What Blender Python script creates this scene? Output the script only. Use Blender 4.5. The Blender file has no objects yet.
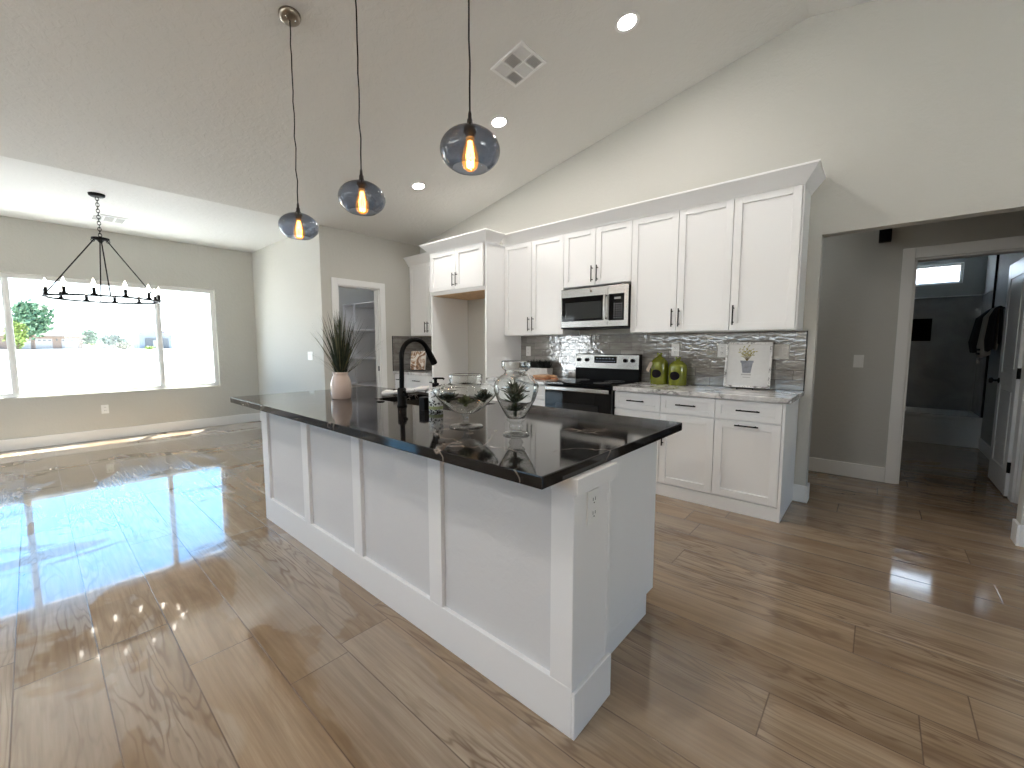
import bpy, math, random
from mathutils import Vector, Matrix
random.seed(7)
sc = bpy.context.scene
COL = sc.collection
PI = math.pi

# ------------------------------------------------------------------ camera
cam_d = bpy.data.cameras.new('camera')
cam = bpy.data.objects.new('camera', cam_d); COL.objects.link(cam)
cam.location = (0, 0, 1.2754)
cam.rotation_euler = (PI/2 - 0.0901, 0, 0.7181)
cam_d.sensor_width = 36; cam_d.lens = 36*418.8/1024
cam_d.clip_start = 0.03; cam_d.clip_end = 1000
sc.camera = cam
# ------------------------------------------------------------------ view
sc.view_settings.view_transform = 'Standard'
sc.view_settings.look = 'None'
sc.view_settings.gamma = 1
sc.view_settings.use_curve_mapping = False
sc.view_settings.exposure = 0.8
sc.cycles.max_bounces = 20
sc.cycles.diffuse_bounces = 6
sc.cycles.glossy_bounces = 5
sc.cycles.transparent_max_bounces = 24
sc.cycles.transmission_bounces = 16
sc.cycles.sample_clamp_indirect = 6
sc.cycles.caustics_reflective = False
sc.cycles.caustics_refractive = True
sc.cycles.use_denoising = True
# ------------------------------------------------------------------ sky and sun
world = bpy.data.worlds.new('sky'); sc.world = world; world.use_nodes = True
wn = world.node_tree; wn.nodes.clear()
w_out = wn.nodes.new('ShaderNodeOutputWorld'); w_bg = wn.nodes.new('ShaderNodeBackground')
w_tc = wn.nodes.new('ShaderNodeTexCoord'); w_sp = wn.nodes.new('ShaderNodeSeparateXYZ'); w_rp = wn.nodes.new('ShaderNodeValToRGB')
wn.links.new(w_tc.outputs['Generated'], w_sp.inputs[0]); wn.links.new(w_sp.outputs[2], w_rp.inputs[0])
SKY = [(0.0, (.95, .97, 1.0)), (.09, (.88, .95, 1.0)), (.20, (.25, .60, .98)), (.42, (.17, .46, .94)), (.60, (.30, .48, .78)), (1.0, (.26, .40, .66))]   # colour by sine of the elevation
_e = w_rp.color_ramp.elements
while len(_e) < len(SKY): _e.new(.5)
for _q, (_p, _c) in zip(_e, SKY): _q.position = _p; _q.color = (*_c, 1)
w_bg.inputs['Strength'].default_value = 3.4
wn.links.new(w_rp.outputs[0], w_bg.inputs[0]); wn.links.new(w_bg.outputs[0], w_out.inputs[0])
sun_d = bpy.data.lights.new('sun', 'SUN'); sun_d.energy = 34.0; sun_d.angle = math.radians(0.6); sun_d.color = (1, .97, .92)
sun = bpy.data.objects.new('sun', sun_d); COL.objects.link(sun)
sun.rotation_euler = Vector((0.43, -0.29, -1.38)).to_track_quat('-Z', 'Y').to_euler()
sun.location = (-10, 5, 20)

def portal(name, loc, normal, sx, sy):
    d = bpy.data.lights.new(name, 'AREA'); d.shape = 'RECTANGLE'; d.size = sx; d.size_y = sy
    d.energy = 1; d.cycles.is_portal = True
    o = bpy.data.objects.new(name, d); COL.objects.link(o); o.location = loc
    o.rotation_euler = Vector(normal).to_track_quat('-Z', 'Y').to_euler()
# ------------------------------------------------------------------ fitted dimensions
W = 4.085; H = 5.204; PW = -5.477; D = -7.948; YD = 2.519; DC = 2.819; SL = 0.1951
RX = -0.55; RZ = DC + SL*(RX-PW); XR = RX + (RX-PW); YB = -4.2; YS = -3.0
def vz(x): return DC + SL*(x-PW) if x < RX else RZ - SL*(x-RX)
CT = .914
portal('portal_dining_window', (-8.12, .55, 1.4), (1, 0, 0), 2.85, 1.52)
portal('portal_patio_door', (-7.27, YS-.1, 1.12), (0, 1, 0), 1.2, 2.24)
portal('portal_added_rear_window', (-2.9, YB-.1, 2.185), (0, 1, 0), 4.6, .87)
portal('portal_added_side_window', (XR+.12, 1.7, 1.35), (-1, 0, 0), 2.0, 1.7)
portal('portal_bath_window', (.4, 8.56, 2.28), (0, -1, 0), .84, .28)

# ================================================================== helpers
class MB:
    def __init__(s): s.v = []; s.f = []; s.sm = []
    def add(s, vs, fs, smooth=False):
        b = len(s.v); s.v += [tuple(v) for v in vs]
        for f in fs: s.f.append(tuple(b+i for i in f)); s.sm.append(smooth)
        return s
    def box(s, x0, x1, y0, y1, z0, z1):
        x0, x1 = min(x0, x1), max(x0, x1); y0, y1 = min(y0, y1), max(y0, y1); z0, z1 = min(z0, z1), max(z0, z1)
        return s.add([(x0,y0,z0),(x1,y0,z0),(x1,y1,z0),(x0,y1,z0),(x0,y0,z1),(x1,y0,z1),(x1,y1,z1),(x0,y1,z1)],
                     [(0,3,2,1),(4,5,6,7),(0,1,5,4),(1,2,6,5),(2,3,7,6),(3,0,4,7)])
    def prism(s, pts, axis, a, b):
        """extrude the 2-D polygon pts along axis from a to b"""
        n = len(pts)
        def P(p, t): return {'x': (t, p[0], p[1]), 'y': (p[0], t, p[1]), 'z': (p[0], p[1], t)}[axis]
        vs = [P(p, a) for p in pts] + [P(p, b) for p in pts]
        fs = [tuple(range(n)), tuple(range(2*n-1, n-1, -1))]
        fs += [(i, i+n, (i+1) % n + n, (i+1) % n) for i in range(n)]
        return s.add(vs, fs)
    def tube(s, pts, r, n=10, cap=True, r1=None):
        pts = [Vector(p) for p in pts]; m = len(pts); rings = []
        t0 = (pts[1]-pts[0]).normalized()
        up = Vector((0, 0, 1)) if abs(t0.z) < .95 else Vector((1, 0, 0))
        u = t0.cross(up).normalized()
        for i, p in enumerate(pts):
            if i == 0: t = pts[1]-pts[0]
            elif i == m-1: t = pts[-1]-pts[-2]
            else: t = (pts[i+1]-p).normalized()+(p-pts[i-1]).normalized()
            t = t.normalized(); u = (u - t*u.dot(t)).normalized(); w = t.cross(u)
            rr = r[i] if isinstance(r, (list, tuple)) else (r if r1 is None else r+(r1-r)*i/(m-1))
            rings.append([p + (u*math.cos(2*PI*k/n)+w*math.sin(2*PI*k/n))*rr for k in range(n)])
        vs = [v for q in rings for v in q]
        fs = [(i*n+k, i*n+(k+1) % n, (i+1)*n+(k+1) % n, (i+1)*n+k) for i in range(m-1) for k in range(n)]
        s.add(vs, fs, True)
        if cap:
            s.add(rings[0], [tuple(range(n-1, -1, -1))]); s.add(rings[-1], [tuple(range(n))])
        return s
    def lathe(s, prof, c=(0, 0, 0), n=32, M=None):
        vs = []; cx, cy, cz = c
        for r, z in prof:
            for k in range(n):
                a = 2*PI*k/n; vs.append(Vector((max(r, 1e-5)*math.cos(a), max(r, 1e-5)*math.sin(a), z)))
        if M is not None: vs = [M @ v for v in vs]
        vs = [(v.x+cx, v.y+cy, v.z+cz) for v in vs]
        fs = [(i*n+k, i*n+(k+1) % n, (i+1)*n+(k+1) % n, (i+1)*n+k) for i in range(len(prof)-1) for k in range(n)]
        return s.add(vs, fs, True)
    def torus(s, c, R, r, M=None, n=24, m=8, sx=1, sy=1):
        vs = []
        for i in range(n):
            a = 2*PI*i/n
            for k in range(m):
                b = 2*PI*k/m; q = R + r*math.cos(b)
                v = Vector((q*math.cos(a)*sx, q*math.sin(a)*sy, r*math.sin(b)))
                if M is not None: v = M @ v
                vs.append((v.x+c[0], v.y+c[1], v.z+c[2]))
        return s.add(vs, [(i*m+k, ((i+1) % n)*m+k, ((i+1) % n)*m+(k+1) % m, i*m+(k+1) % m) for i in range(n) for k in range(m)], True)
    def xf(s, M):
        s.v = [tuple(M @ Vector(v)) for v in s.v]; return s

WL = {}
def obj(name, mb, mat, parent=None, bevel=0.0, seg=2, structure=False, origin=None):
    """link a mesh (given in world coordinates) as one object, optionally as a child"""
    xs = [v[0] for v in mb.v]; ys = [v[1] for v in mb.v]; zs = [v[2] for v in mb.v]
    o0 = Vector(origin) if origin else Vector(((min(xs)+max(xs))/2, (min(ys)+max(ys))/2, min(zs)))
    me = bpy.data.meshes.new(name)
    me.from_pydata([tuple(Vector(v)-o0) for v in mb.v], [], mb.f)
    me.polygons.foreach_set('use_smooth', mb.sm); me.update()
    o = bpy.data.objects.new(name, me); COL.objects.link(o)
    for m in (mat if isinstance(mat, (list, tuple)) else [mat]): me.materials.append(m)
    if parent is not None:
        o.parent = parent; o.location = o0 - WL[parent.name]
    else: o.location = o0
    WL[o.name] = o0
    if bevel:
        b = o.modifiers.new('bevel', 'BEVEL'); b.width = bevel; b.segments = seg; b.limit_method = 'ANGLE'; b.angle_limit = math.radians(40)
    if structure: o['kind'] = 'structure'
    return o
def fixn(o):
    import bmesh
    bm = bmesh.new(); bm.from_mesh(o.data); bmesh.ops.remove_doubles(bm, verts=bm.verts, dist=1e-6)
    bmesh.ops.recalc_face_normals(bm, faces=bm.faces); bm.to_mesh(o.data); bm.free(); return o
def thing(name, loc, label, cat, group=None):
    o = bpy.data.objects.new(name, None); COL.objects.link(o); o.location = loc; o.empty_display_size = .1
    WL[o.name] = Vector(loc); tag(o, label, cat, group); return o
def tag(o, label, cat=None, group=None, kind=None):
    o['label'] = label
    if cat: o['category'] = cat
    if group: o['group'] = group
    if kind: o['kind'] = kind
    return o
def copy_tree(o, parent=None, loc=None, label=None):
    c = o.copy(); COL.objects.link(c)
    if parent is not None: c.parent = parent
    if loc is not None: c.location = loc
    if label: c['label'] = label
    for ch in list(o.children): copy_tree(ch, c)
    return c

# ================================================================== materials
def new_mat(name):
    m = bpy.data.materials.new(name); m.use_nodes = True
    nt = m.node_tree; nt.nodes.clear()
    out = nt.nodes.new('ShaderNodeOutputMaterial'); b = nt.nodes.new('ShaderNodeBsdfPrincipled')
    nt.links.new(b.outputs[0], out.inputs[0])
    return m, nt, b, out
def setv(nt, sock, val):
    if hasattr(val, 'outputs') : nt.links.new(val.outputs[0], sock)
    elif isinstance(val, bpy.types.NodeSocket): nt.links.new(val, sock)
    else: sock.default_value = val
def math_(nt, op, a, b=None, c=None, clamp=False):
    n = nt.nodes.new('ShaderNodeMath'); n.operation = op; n.use_clamp = clamp
    for i, q in enumerate((a, b, c)):
        if q is not None: setv(nt, n.inputs[i], q)
    return n.outputs[0]
def comb(nt, x, y, z):
    n = nt.nodes.new('ShaderNodeCombineXYZ')
    for i, q in enumerate((x, y, z)): setv(nt, n.inputs[i], q)
    return n.outputs[0]
def noise(nt, vec, scale, detail=3, rough=.5, dist=0.0, col=False):
    n = nt.nodes.new('ShaderNodeTexNoise'); n.inputs['Scale'].default_value = scale; n.inputs['Detail'].default_value = detail
    n.inputs['Roughness'].default_value = rough; n.inputs['Distortion'].default_value = dist
    if vec is not None: nt.links.new(vec, n.inputs['Vector'])
    return n.outputs[1 if col else 0]
def ramp(nt, fac, stops):
    n = nt.nodes.new('ShaderNodeValToRGB'); e = n.color_ramp.elements
    while len(e) < len(stops): e.new(.5)
    for q, (p, c) in zip(e, stops): q.position = p; q.color = (c[0], c[1], c[2], 1) if len(c) == 3 else c
    setv(nt, n.inputs[0], fac); return n.outputs[0]
def mixc(nt, fac, a, b, mode='MIX'):
    n = nt.nodes.new('ShaderNodeMix'); n.data_type = 'RGBA'; n.blend_type = mode
    setv(nt, n.inputs[0], fac); 
    for s_, v_ in ((n.inputs[6], a), (n.inputs[7], b)):
        if isinstance(v_, tuple): s_.default_value = (v_[0], v_[1], v_[2], 1)
        else: setv(nt, s_, v_)
    return n.outputs[2]
def bump(nt, b, height, strength, dist):
    n = nt.nodes.new('ShaderNodeBump'); n.inputs['Strength'].default_value = strength; n.inputs['Distance'].default_value = dist
    nt.links.new(height, n.inputs['Height']); nt.links.new(n.outputs[0], b.inputs['Normal']); return n
def position(nt): return nt.nodes.new('ShaderNodeNewGeometry').outputs['Position']
def objco(nt): return nt.nodes.new('ShaderNodeTexCoord').outputs['Object']
def simple(name, col, rough=.5, metal=0.0, spec=None, nscale=0, namp=.08, bscale=0, bstr=.1, bdist=.002, coat=0, aniso=0):
    m, nt, b, out = new_mat(name)
    b.inputs['Base Color'].default_value = (*col, 1); b.inputs['Roughness'].default_value = rough; b.inputs['Metallic'].default_value = metal
    if spec is not None: b.inputs['Specular IOR Level'].default_value = spec
    if coat: b.inputs['Coat Weight'].default_value = coat; b.inputs['Coat Roughness'].default_value = .05
    co = objco(nt)
    if nscale:
        f = noise(nt, co, nscale, 4)
        lo = tuple(max(0, c*(1-namp)) for c in col); hi = tuple(min(1, c*(1+namp)) for c in col)
        nt.links.new(ramp(nt, f, [(.3, lo), (.7, hi)]), b.inputs['Base Color'])
    if bscale: bump(nt, b, noise(nt, co, bscale, 3), bstr, bdist)
    return m
def painted(name, col, scale, strength, dist, rough=.6):
    m, nt, b, out = new_mat(name); p = position(nt)
    b.inputs['Base Color'].default_value = (*col, 1); b.inputs['Roughness'].default_value = rough
    b.inputs['Specular IOR Level'].default_value = .3
    n1 = noise(nt, p, scale, 4, .55, .6)
    r = ramp(nt, n1, [(.42, (0, 0, 0)), (.58, (1, 1, 1))])
    bump(nt, b, r, strength, dist)
    return m
def emit(name, col, s):
    m = bpy.data.materials.new(name); m.use_nodes = True; nt = m.node_tree; nt.nodes.clear()
    o = nt.nodes.new('ShaderNodeOutputMaterial'); e = nt.nodes.new('ShaderNodeEmission')
    e.inputs[0].default_value = (*col, 1); e.inputs[1].default_value = s; nt.links.new(e.outputs[0], o.inputs[0]); return m
def thin_glass(name, tint=(1, 1, 1), edge=(.9, .9, .9), f0=.04, rough=0.0, bubbles=False):
    m = bpy.data.materials.new(name); m.use_nodes = True; nt = m.node_tree; nt.nodes.clear()
    o = nt.nodes.new('ShaderNodeOutputMaterial'); t = nt.nodes.new('ShaderNodeBsdfTransparent'); g = nt.nodes.new('ShaderNodeBsdfGlossy')
    g.inputs['Roughness'].default_value = rough
    lw = nt.nodes.new('ShaderNodeLayerWeight'); lw.inputs[0].default_value = .5; fac = lw.outputs['Facing']
    c = mixc(nt, math_(nt, 'POWER', fac, 2.2), tint, edge); nt.links.new(c, t.inputs[0])
    if bubbles:
        co = objco(nt); n = noise(nt, co, 260, 1); r = ramp(nt, n, [(.66, (0, 0, 0)), (.72, (1, 1, 1))])
        bn = nt.nodes.new('ShaderNodeBump'); bn.inputs['Strength'].default_value = .5; bn.inputs['Distance'].default_value = .002
        nt.links.new(r, bn.inputs['Height']); nt.links.new(bn.outputs[0], g.inputs['Normal'])
    f = math_(nt, 'MULTIPLY_ADD', math_(nt, 'POWER', fac, 5.0), (1-f0)*.9, f0)
    mx = nt.nodes.new('ShaderNodeMixShader'); nt.links.new(f, mx.inputs[0])
    nt.links.new(t.outputs[0], mx.inputs[1]); nt.links.new(g.outputs[0], mx.inputs[2]); nt.links.new(mx.outputs[0], o.inputs[0])
    return m

M = {}
M['wall'] = painted('warm_white_wall_paint', (.53, .52, .48), 26, .18, .004)
M['hallwall'] = painted('grey_hall_wall_paint', (.50, .50, .475), 26, .18, .004)
M['bathwall'] = painted('blue_grey_bathroom_paint', (.36, .375, .37), 26, .18, .004)
M['ceil'] = painted('textured_ceiling_paint', (.70, .69, .662), 20, .30, .004, .7)
M['dceil'] = painted('white_ceiling_paint', (.78, .78, .76), 20, .25, .004, .7)
M['trim'] = simple('white_trim_paint', (.80, .80, .79), .38)
M['cab'] = simple('white_cabinet_paint', (.86, .86, .855), .33)
M['islpanel'] = painted('greyer_white_island_panel', (.66, .655, .655), 30, .12, .003, .5)  # panel base colour set greyer than the stiles and rail
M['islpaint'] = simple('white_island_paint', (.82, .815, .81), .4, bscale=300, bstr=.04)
M['black'] = simple('matt_black_metal', (.004, .004, .004), .45, 0, .10)
M['blackplastic'] = simple('black_plastic', (.004, .004, .0045), .4, 0, .10)
M['bronze'] = simple('dark_bronze_metal', (.035, .03, .027), .42, .8)
M['nickel'] = simple('brushed_nickel', (.36, .31, .25), .32, 1.0, nscale=30)
M['blackglass'] = simple('black_ceramic_glass', (.003, .003, .0035), .04, spec=.28)
M['darkcavity'] = simple('dark_cavity', (.02, .02, .02), .6)
M['white_plastic'] = simple('white_plastic', (.82, .82, .80), .35)
M['grey_plastic'] = simple('grey_plastic', (.55, .53, .49), .4)
M['rawwood'] = simple('raw_plywood', (.55, .36, .20), .6, nscale=12, namp=.15)
M['glass'] = thin_glass('window_glass', (.97, .985, .98), (.9, .95, .95), .05)
M['clear'] = thin_glass('clear_glass', (.992, .995, .993), (.80, .83, .82), .10)
def solid_glass(name):
    m = bpy.data.materials.new(name); m.use_nodes = True; nt = m.node_tree; nt.nodes.clear()
    o = nt.nodes.new('ShaderNodeOutputMaterial'); g = nt.nodes.new('ShaderNodeBsdfGlass'); g.inputs['IOR'].default_value = 1.45; g.inputs['Roughness'].default_value = 0
    g.inputs['Color'].default_value = (.985, .99, .985, 1); nt.links.new(g.outputs[0], o.inputs[0]); return m
M['solid'] = solid_glass('clear_blown_glass')
def frosted():
    m = thin_glass('obscured_window_glass', (.97, .985, .98), (.9, .95, .95), .05); nt = m.node_tree; o = [n for n in nt.nodes if n.type == 'OUTPUT_MATERIAL'][0]; src = o.inputs[0].links[0].from_socket
    t = nt.nodes.new('ShaderNodeBsdfTranslucent'); t.inputs[0].default_value = (.95, .95, .95, 1); mx = nt.nodes.new('ShaderNodeMixShader'); mx.inputs[0].default_value = .55
    nt.links.new(src, mx.inputs[1]); nt.links.new(t.outputs[0], mx.inputs[2]); nt.links.new(mx.outputs[0], o.inputs[0]); return m
M['frost'] = frosted()
M['smoke'] = thin_glass('smoky_blue_glass', (.46, .51, .60), (.13, .16, .22), .09, 0, True)
M['bulbglass'] = thin_glass('amber_bulb_glass', (1.0, .80, .50), (.95, .45, .12), .04)
_nt = M['bulbglass'].node_tree; _o = [n for n in _nt.nodes if n.type == 'OUTPUT_MATERIAL'][0]; _src = _o.inputs[0].links[0].from_socket
_em = _nt.nodes.new('ShaderNodeEmission'); _em.inputs[0].default_value = (1, .42, .10, 1); _em.inputs[1].default_value = .28
_ad = _nt.nodes.new('ShaderNodeAddShader'); _nt.links.new(_src, _ad.inputs[0]); _nt.links.new(_em.outputs[0], _ad.inputs[1]); _nt.links.new(_ad.outputs[0], _o.inputs[0])
M['filament'] = emit('glowing_filament', (1.0, .42, .08), 22)
M['candle'] = emit('glowing_candle_bulb', (1.0, .93, .82), 6)
M['led'] = emit('recessed_led_lens', (1.0, .97, .92), 30)
M['outside_ground'] = simple('pale_concrete', (.64, .635, .615), .9, nscale=.3, namp=.06)
M['stucco'] = simple('tan_stucco', (.17, .125, .10), .9)
M['roof'] = simple('pale_tile_roof', (.115, .098, .085), .9, nscale=2)
M['garage'] = simple('white_garage_door', (.24, .235, .23), .6)
M['greywall'] = simple('grey_building_wall', (.07, .075, .08), .8)
M['palewall'] = simple('pale_building_wall', (.15, .17, .19), .8)
M['bark'] = simple('tree_bark', (.16, .11, .08), .9, nscale=8)
M['leaf1'] = simple('green_leaves', (.055, .12, .06), .6, nscale=3, namp=.5)
M['leaf2'] = simple('yellow_green_leaves', (.12, .17, .03), .6, nscale=3, namp=.4)
M['leaf3'] = simple('grey_green_leaves', (.10, .13, .105), .7, nscale=3, namp=.4)
M['drygrass'] = simple('pale_dry_shrub_leaves', (.19, .185, .145), .8, nscale=3, namp=.3)
M['purpleleaf'] = simple('dark_purple_leaves', (.10, .07, .09), .7, nscale=3, namp=.4)

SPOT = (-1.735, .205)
def mk_floor():
    m, nt, b, out = new_mat('oak_plank_floor'); p = position(nt)
    sp = nt.nodes.new('ShaderNodeSeparateXYZ'); nt.links.new(p, sp.inputs[0]); x, y = sp.outputs[0], sp.outputs[1]
    yy = math_(nt, 'DIVIDE', math_(nt, 'SUBTRACT', y, 1.25), .23)
    row = math_(nt, 'FLOOR', yy); fy = math_(nt, 'FRACT', yy)
    wn1 = nt.nodes.new('ShaderNodeTexWhiteNoise'); wn1.noise_dimensions = '1D'; nt.links.new(row, wn1.inputs['W'])
    xx = math_(nt, 'DIVIDE', math_(nt, 'ADD', x, math_(nt, 'MULTIPLY', wn1.outputs['Value'], 1.55)), 1.55)
    col = math_(nt, 'FLOOR', xx); fx = math_(nt, 'FRACT', xx)
    wn2 = nt.nodes.new('ShaderNodeTexWhiteNoise'); wn2.noise_dimensions = '2D'; nt.links.new(comb(nt, row, col, 0.0), wn2.inputs['Vector'])
    rnd = wn2.outputs['Value']
    ey = math_(nt, 'MULTIPLY', math_(nt, 'MINIMUM', fy, math_(nt, 'SUBTRACT', 1.0, fy)), .23)
    ex = math_(nt, 'MULTIPLY', math_(nt, 'MINIMUM', fx, math_(nt, 'SUBTRACT', 1.0, fx)), 1.55)
    e = math_(nt, 'MINIMUM', ex, ey)
    seam = ramp(nt, math_(nt, 'DIVIDE', e, .004), [(.2, (1, 1, 1)), (.75, (0, 0, 0))])
    off = math_(nt, 'MULTIPLY', rnd, 37.0)
    v1 = comb(nt, math_(nt, 'ADD', math_(nt, 'MULTIPLY', x, .9), off), math_(nt, 'MULTIPLY', y, 7.5), off)
    n1 = noise(nt, v1, 1.0, 3, .5, .35)
    rings = math_(nt, 'SINE', math_(nt, 'MULTIPLY', n1, 85.0))
    rings = math_(nt, 'MULTIPLY', math_(nt, 'ADD', rings, 1.0), .5)
    rings = math_(nt, 'POWER', rings, 4.0)
    v2 = comb(nt, math_(nt, 'ADD', math_(nt, 'MULTIPLY', x, 2.5), off), math_(nt, 'MULTIPLY', y, 70.0), off)
    n2 = noise(nt, v2, 1.0, 5, .6)
    v3 = comb(nt, math_(nt, 'ADD', math_(nt, 'MULTIPLY', x, 1.1), off), math_(nt, 'MULTIPLY', y, 9.0), 3.0)
    n3 = noise(nt, v3, 1.0, 4, .6, .8)
    base = ramp(nt, n3, [(.28, (.205, .135, .077)), (.5, (.293, .207, .127)), (.75, (.38, .284, .187))])
    tone = ramp(nt, rnd, [(0, (.80, .78, .76)), (.5, (1, 1, 1)), (1, (1.16, 1.17, 1.2))])
    c = mixc(nt, 1.0, base, tone, 'MULTIPLY')
    # smeared milky film of polish left on the boards: patches with crisp edges, wiped off elsewhere
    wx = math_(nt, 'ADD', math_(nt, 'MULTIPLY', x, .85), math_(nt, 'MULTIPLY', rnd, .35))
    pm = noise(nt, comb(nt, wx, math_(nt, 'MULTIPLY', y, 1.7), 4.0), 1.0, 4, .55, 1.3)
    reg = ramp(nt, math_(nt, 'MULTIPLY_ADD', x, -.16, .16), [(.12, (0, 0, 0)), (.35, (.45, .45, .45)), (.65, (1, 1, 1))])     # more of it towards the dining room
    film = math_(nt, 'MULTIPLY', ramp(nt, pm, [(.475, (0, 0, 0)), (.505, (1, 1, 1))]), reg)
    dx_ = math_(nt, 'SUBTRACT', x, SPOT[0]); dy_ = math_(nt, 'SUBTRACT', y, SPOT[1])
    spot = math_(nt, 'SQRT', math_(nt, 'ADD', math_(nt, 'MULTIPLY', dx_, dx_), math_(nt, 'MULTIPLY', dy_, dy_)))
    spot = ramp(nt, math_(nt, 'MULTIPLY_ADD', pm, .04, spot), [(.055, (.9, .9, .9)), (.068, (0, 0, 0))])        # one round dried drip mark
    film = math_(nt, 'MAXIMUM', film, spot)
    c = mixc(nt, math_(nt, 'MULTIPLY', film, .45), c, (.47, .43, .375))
    mask = noise(nt, comb(nt, math_(nt, 'ADD', math_(nt, 'MULTIPLY', x, .6), off), math_(nt, 'MULTIPLY', y, 2.5), off), 1.0, 2)
    rm = math_(nt, 'MULTIPLY', rings, ramp(nt, mask, [(.45, (0, 0, 0)), (.60, (.8, .8, .8))]))
    c = mixc(nt, rm, c, (.15, .095, .055))
    c = mixc(nt, math_(nt, 'MULTIPLY', ramp(nt, n2, [(.35, (1, 1, 1)), (.6, (0, 0, 0))]), .42), c, (.19, .125, .08))
    c = mixc(nt, math_(nt, 'MULTIPLY', seam, .75), c, (.07, .045, .03))
    nt.links.new(c, b.inputs['Base Color'])
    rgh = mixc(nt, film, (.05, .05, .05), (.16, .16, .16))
    rgh = mixc(nt, math_(nt, 'MULTIPLY', n2, .10), rgh, (.35, .35, .35))
    nt.links.new(rgh, b.inputs['Roughness'])
    b.inputs['Specular IOR Level'].default_value = .5
    b.inputs['Coat Roughness'].default_value = .025
    streak = noise(nt, comb(nt, math_(nt, 'MULTIPLY', x, 2.6), math_(nt, 'MULTIPLY', y, .9), 9.0), 1.0, 3, .5, .5)
    nt.links.new(math_(nt, 'MULTIPLY', ramp(nt, streak, [(.40, (0, 0, 0)), (.44, (.8, .8, .8))]), math_(nt, 'MULTIPLY_ADD', reg, .75, .25)), b.inputs['Coat Weight'])
    hb = math_(nt, 'ADD', math_(nt, 'MULTIPLY', n2, .10), math_(nt, 'MULTIPLY', rm, -.2))
    hb = math_(nt, 'ADD', hb, math_(nt, 'MULTIPLY', seam, -.8))
    wob = noise(nt, comb(nt, math_(nt, 'MULTIPLY', x, 2.0), math_(nt, 'MULTIPLY', y, 2.6), off), 1.0, 2)
    hb = math_(nt, 'ADD', hb, math_(nt, 'MULTIPLY', wob, 1.6))
    bump(nt, b, hb, .30, .004)
    return m
M['floor'] = mk_floor()

def mk_quartz():
    m, nt, b, out = new_mat('black_veined_quartz'); p = position(nt)
    d = noise(nt, p, 2.2, 4, .6, 0, True)
    v = nt.nodes.new('ShaderNodeVectorMath'); v.operation = 'MULTIPLY_ADD'; nt.links.new(d, v.inputs[0]); v.inputs[1].default_value = (.9, .9, .9); nt.links.new(p, v.inputs[2])
    vo = nt.nodes.new('ShaderNodeTexVoronoi'); vo.feature = 'DISTANCE_TO_EDGE'; vo.inputs['Scale'].default_value = 2.6; nt.links.new(v.outputs[0], vo.inputs['Vector'])
    line = ramp(nt, vo.outputs['Distance'], [(0, (1, 1, 1)), (.010, (.45, .45, .45)), (.020, (0, 0, 0))])
    br = ramp(nt, noise(nt, p, 3.1, 2), [(.40, (0, 0, 0)), (.58, (1, 1, 1))])
    f = math_(nt, 'MULTIPLY', math_(nt, 'MULTIPLY', line, br), .95)
    cloud = ramp(nt, noise(nt, p, 9, 5), [(.35, (.006, .0055, .006)), (.7, (.014, .0125, .012))])
    nt.links.new(mixc(nt, f, cloud, (.30, .25, .21)), b.inputs['Base Color'])
    b.inputs['Roughness'].default_value = .06; b.inputs['Specular IOR Level'].default_value = .34
    return m
M['quartz'] = mk_quartz()

def mk_marble(name='white_grey_marble', s=1.0):
    m, nt, b, out = new_mat(name); p = position(nt)
    d = noise(nt, p, 3.0*s, 5, .6, 0, True)
    v = nt.nodes.new('ShaderNodeVectorMath'); v.operation = 'MULTIPLY_ADD'; nt.links.new(d, v.inputs[0]); v.inputs[1].default_value = (.7, .7, .7); nt.links.new(p, v.inputs[2])
    vo = nt.nodes.new('ShaderNodeTexVoronoi'); vo.feature = 'DISTANCE_TO_EDGE'; vo.inputs['Scale'].default_value = 3.4*s; nt.links.new(v.outputs[0], vo.inputs['Vector'])
    line = ramp(nt, vo.outputs['Distance'], [(0, (1, 1, 1)), (.03, (.5, .5, .5)), (.10, (0, 0, 0))])
    br = ramp(nt, noise(nt, p, 5*s, 3), [(.42, (0, 0, 0)), (.62, (1, 1, 1))])
    f = math_(nt, 'MULTIPLY', math_(nt, 'MULTIPLY', line, br), .9)
    cloud = ramp(nt, noise(nt, p, 6*s, 6, .65, .6), [(.35, (.46, .445, .435)), (.62, (.82, .81, .80))])
    nt.links.new(mixc(nt, f, cloud, (.07, .06, .06)), b.inputs['Base Color'])
    b.inputs['Roughness'].default_value = .12
    return m
M['marble'] = mk_marble()

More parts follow.
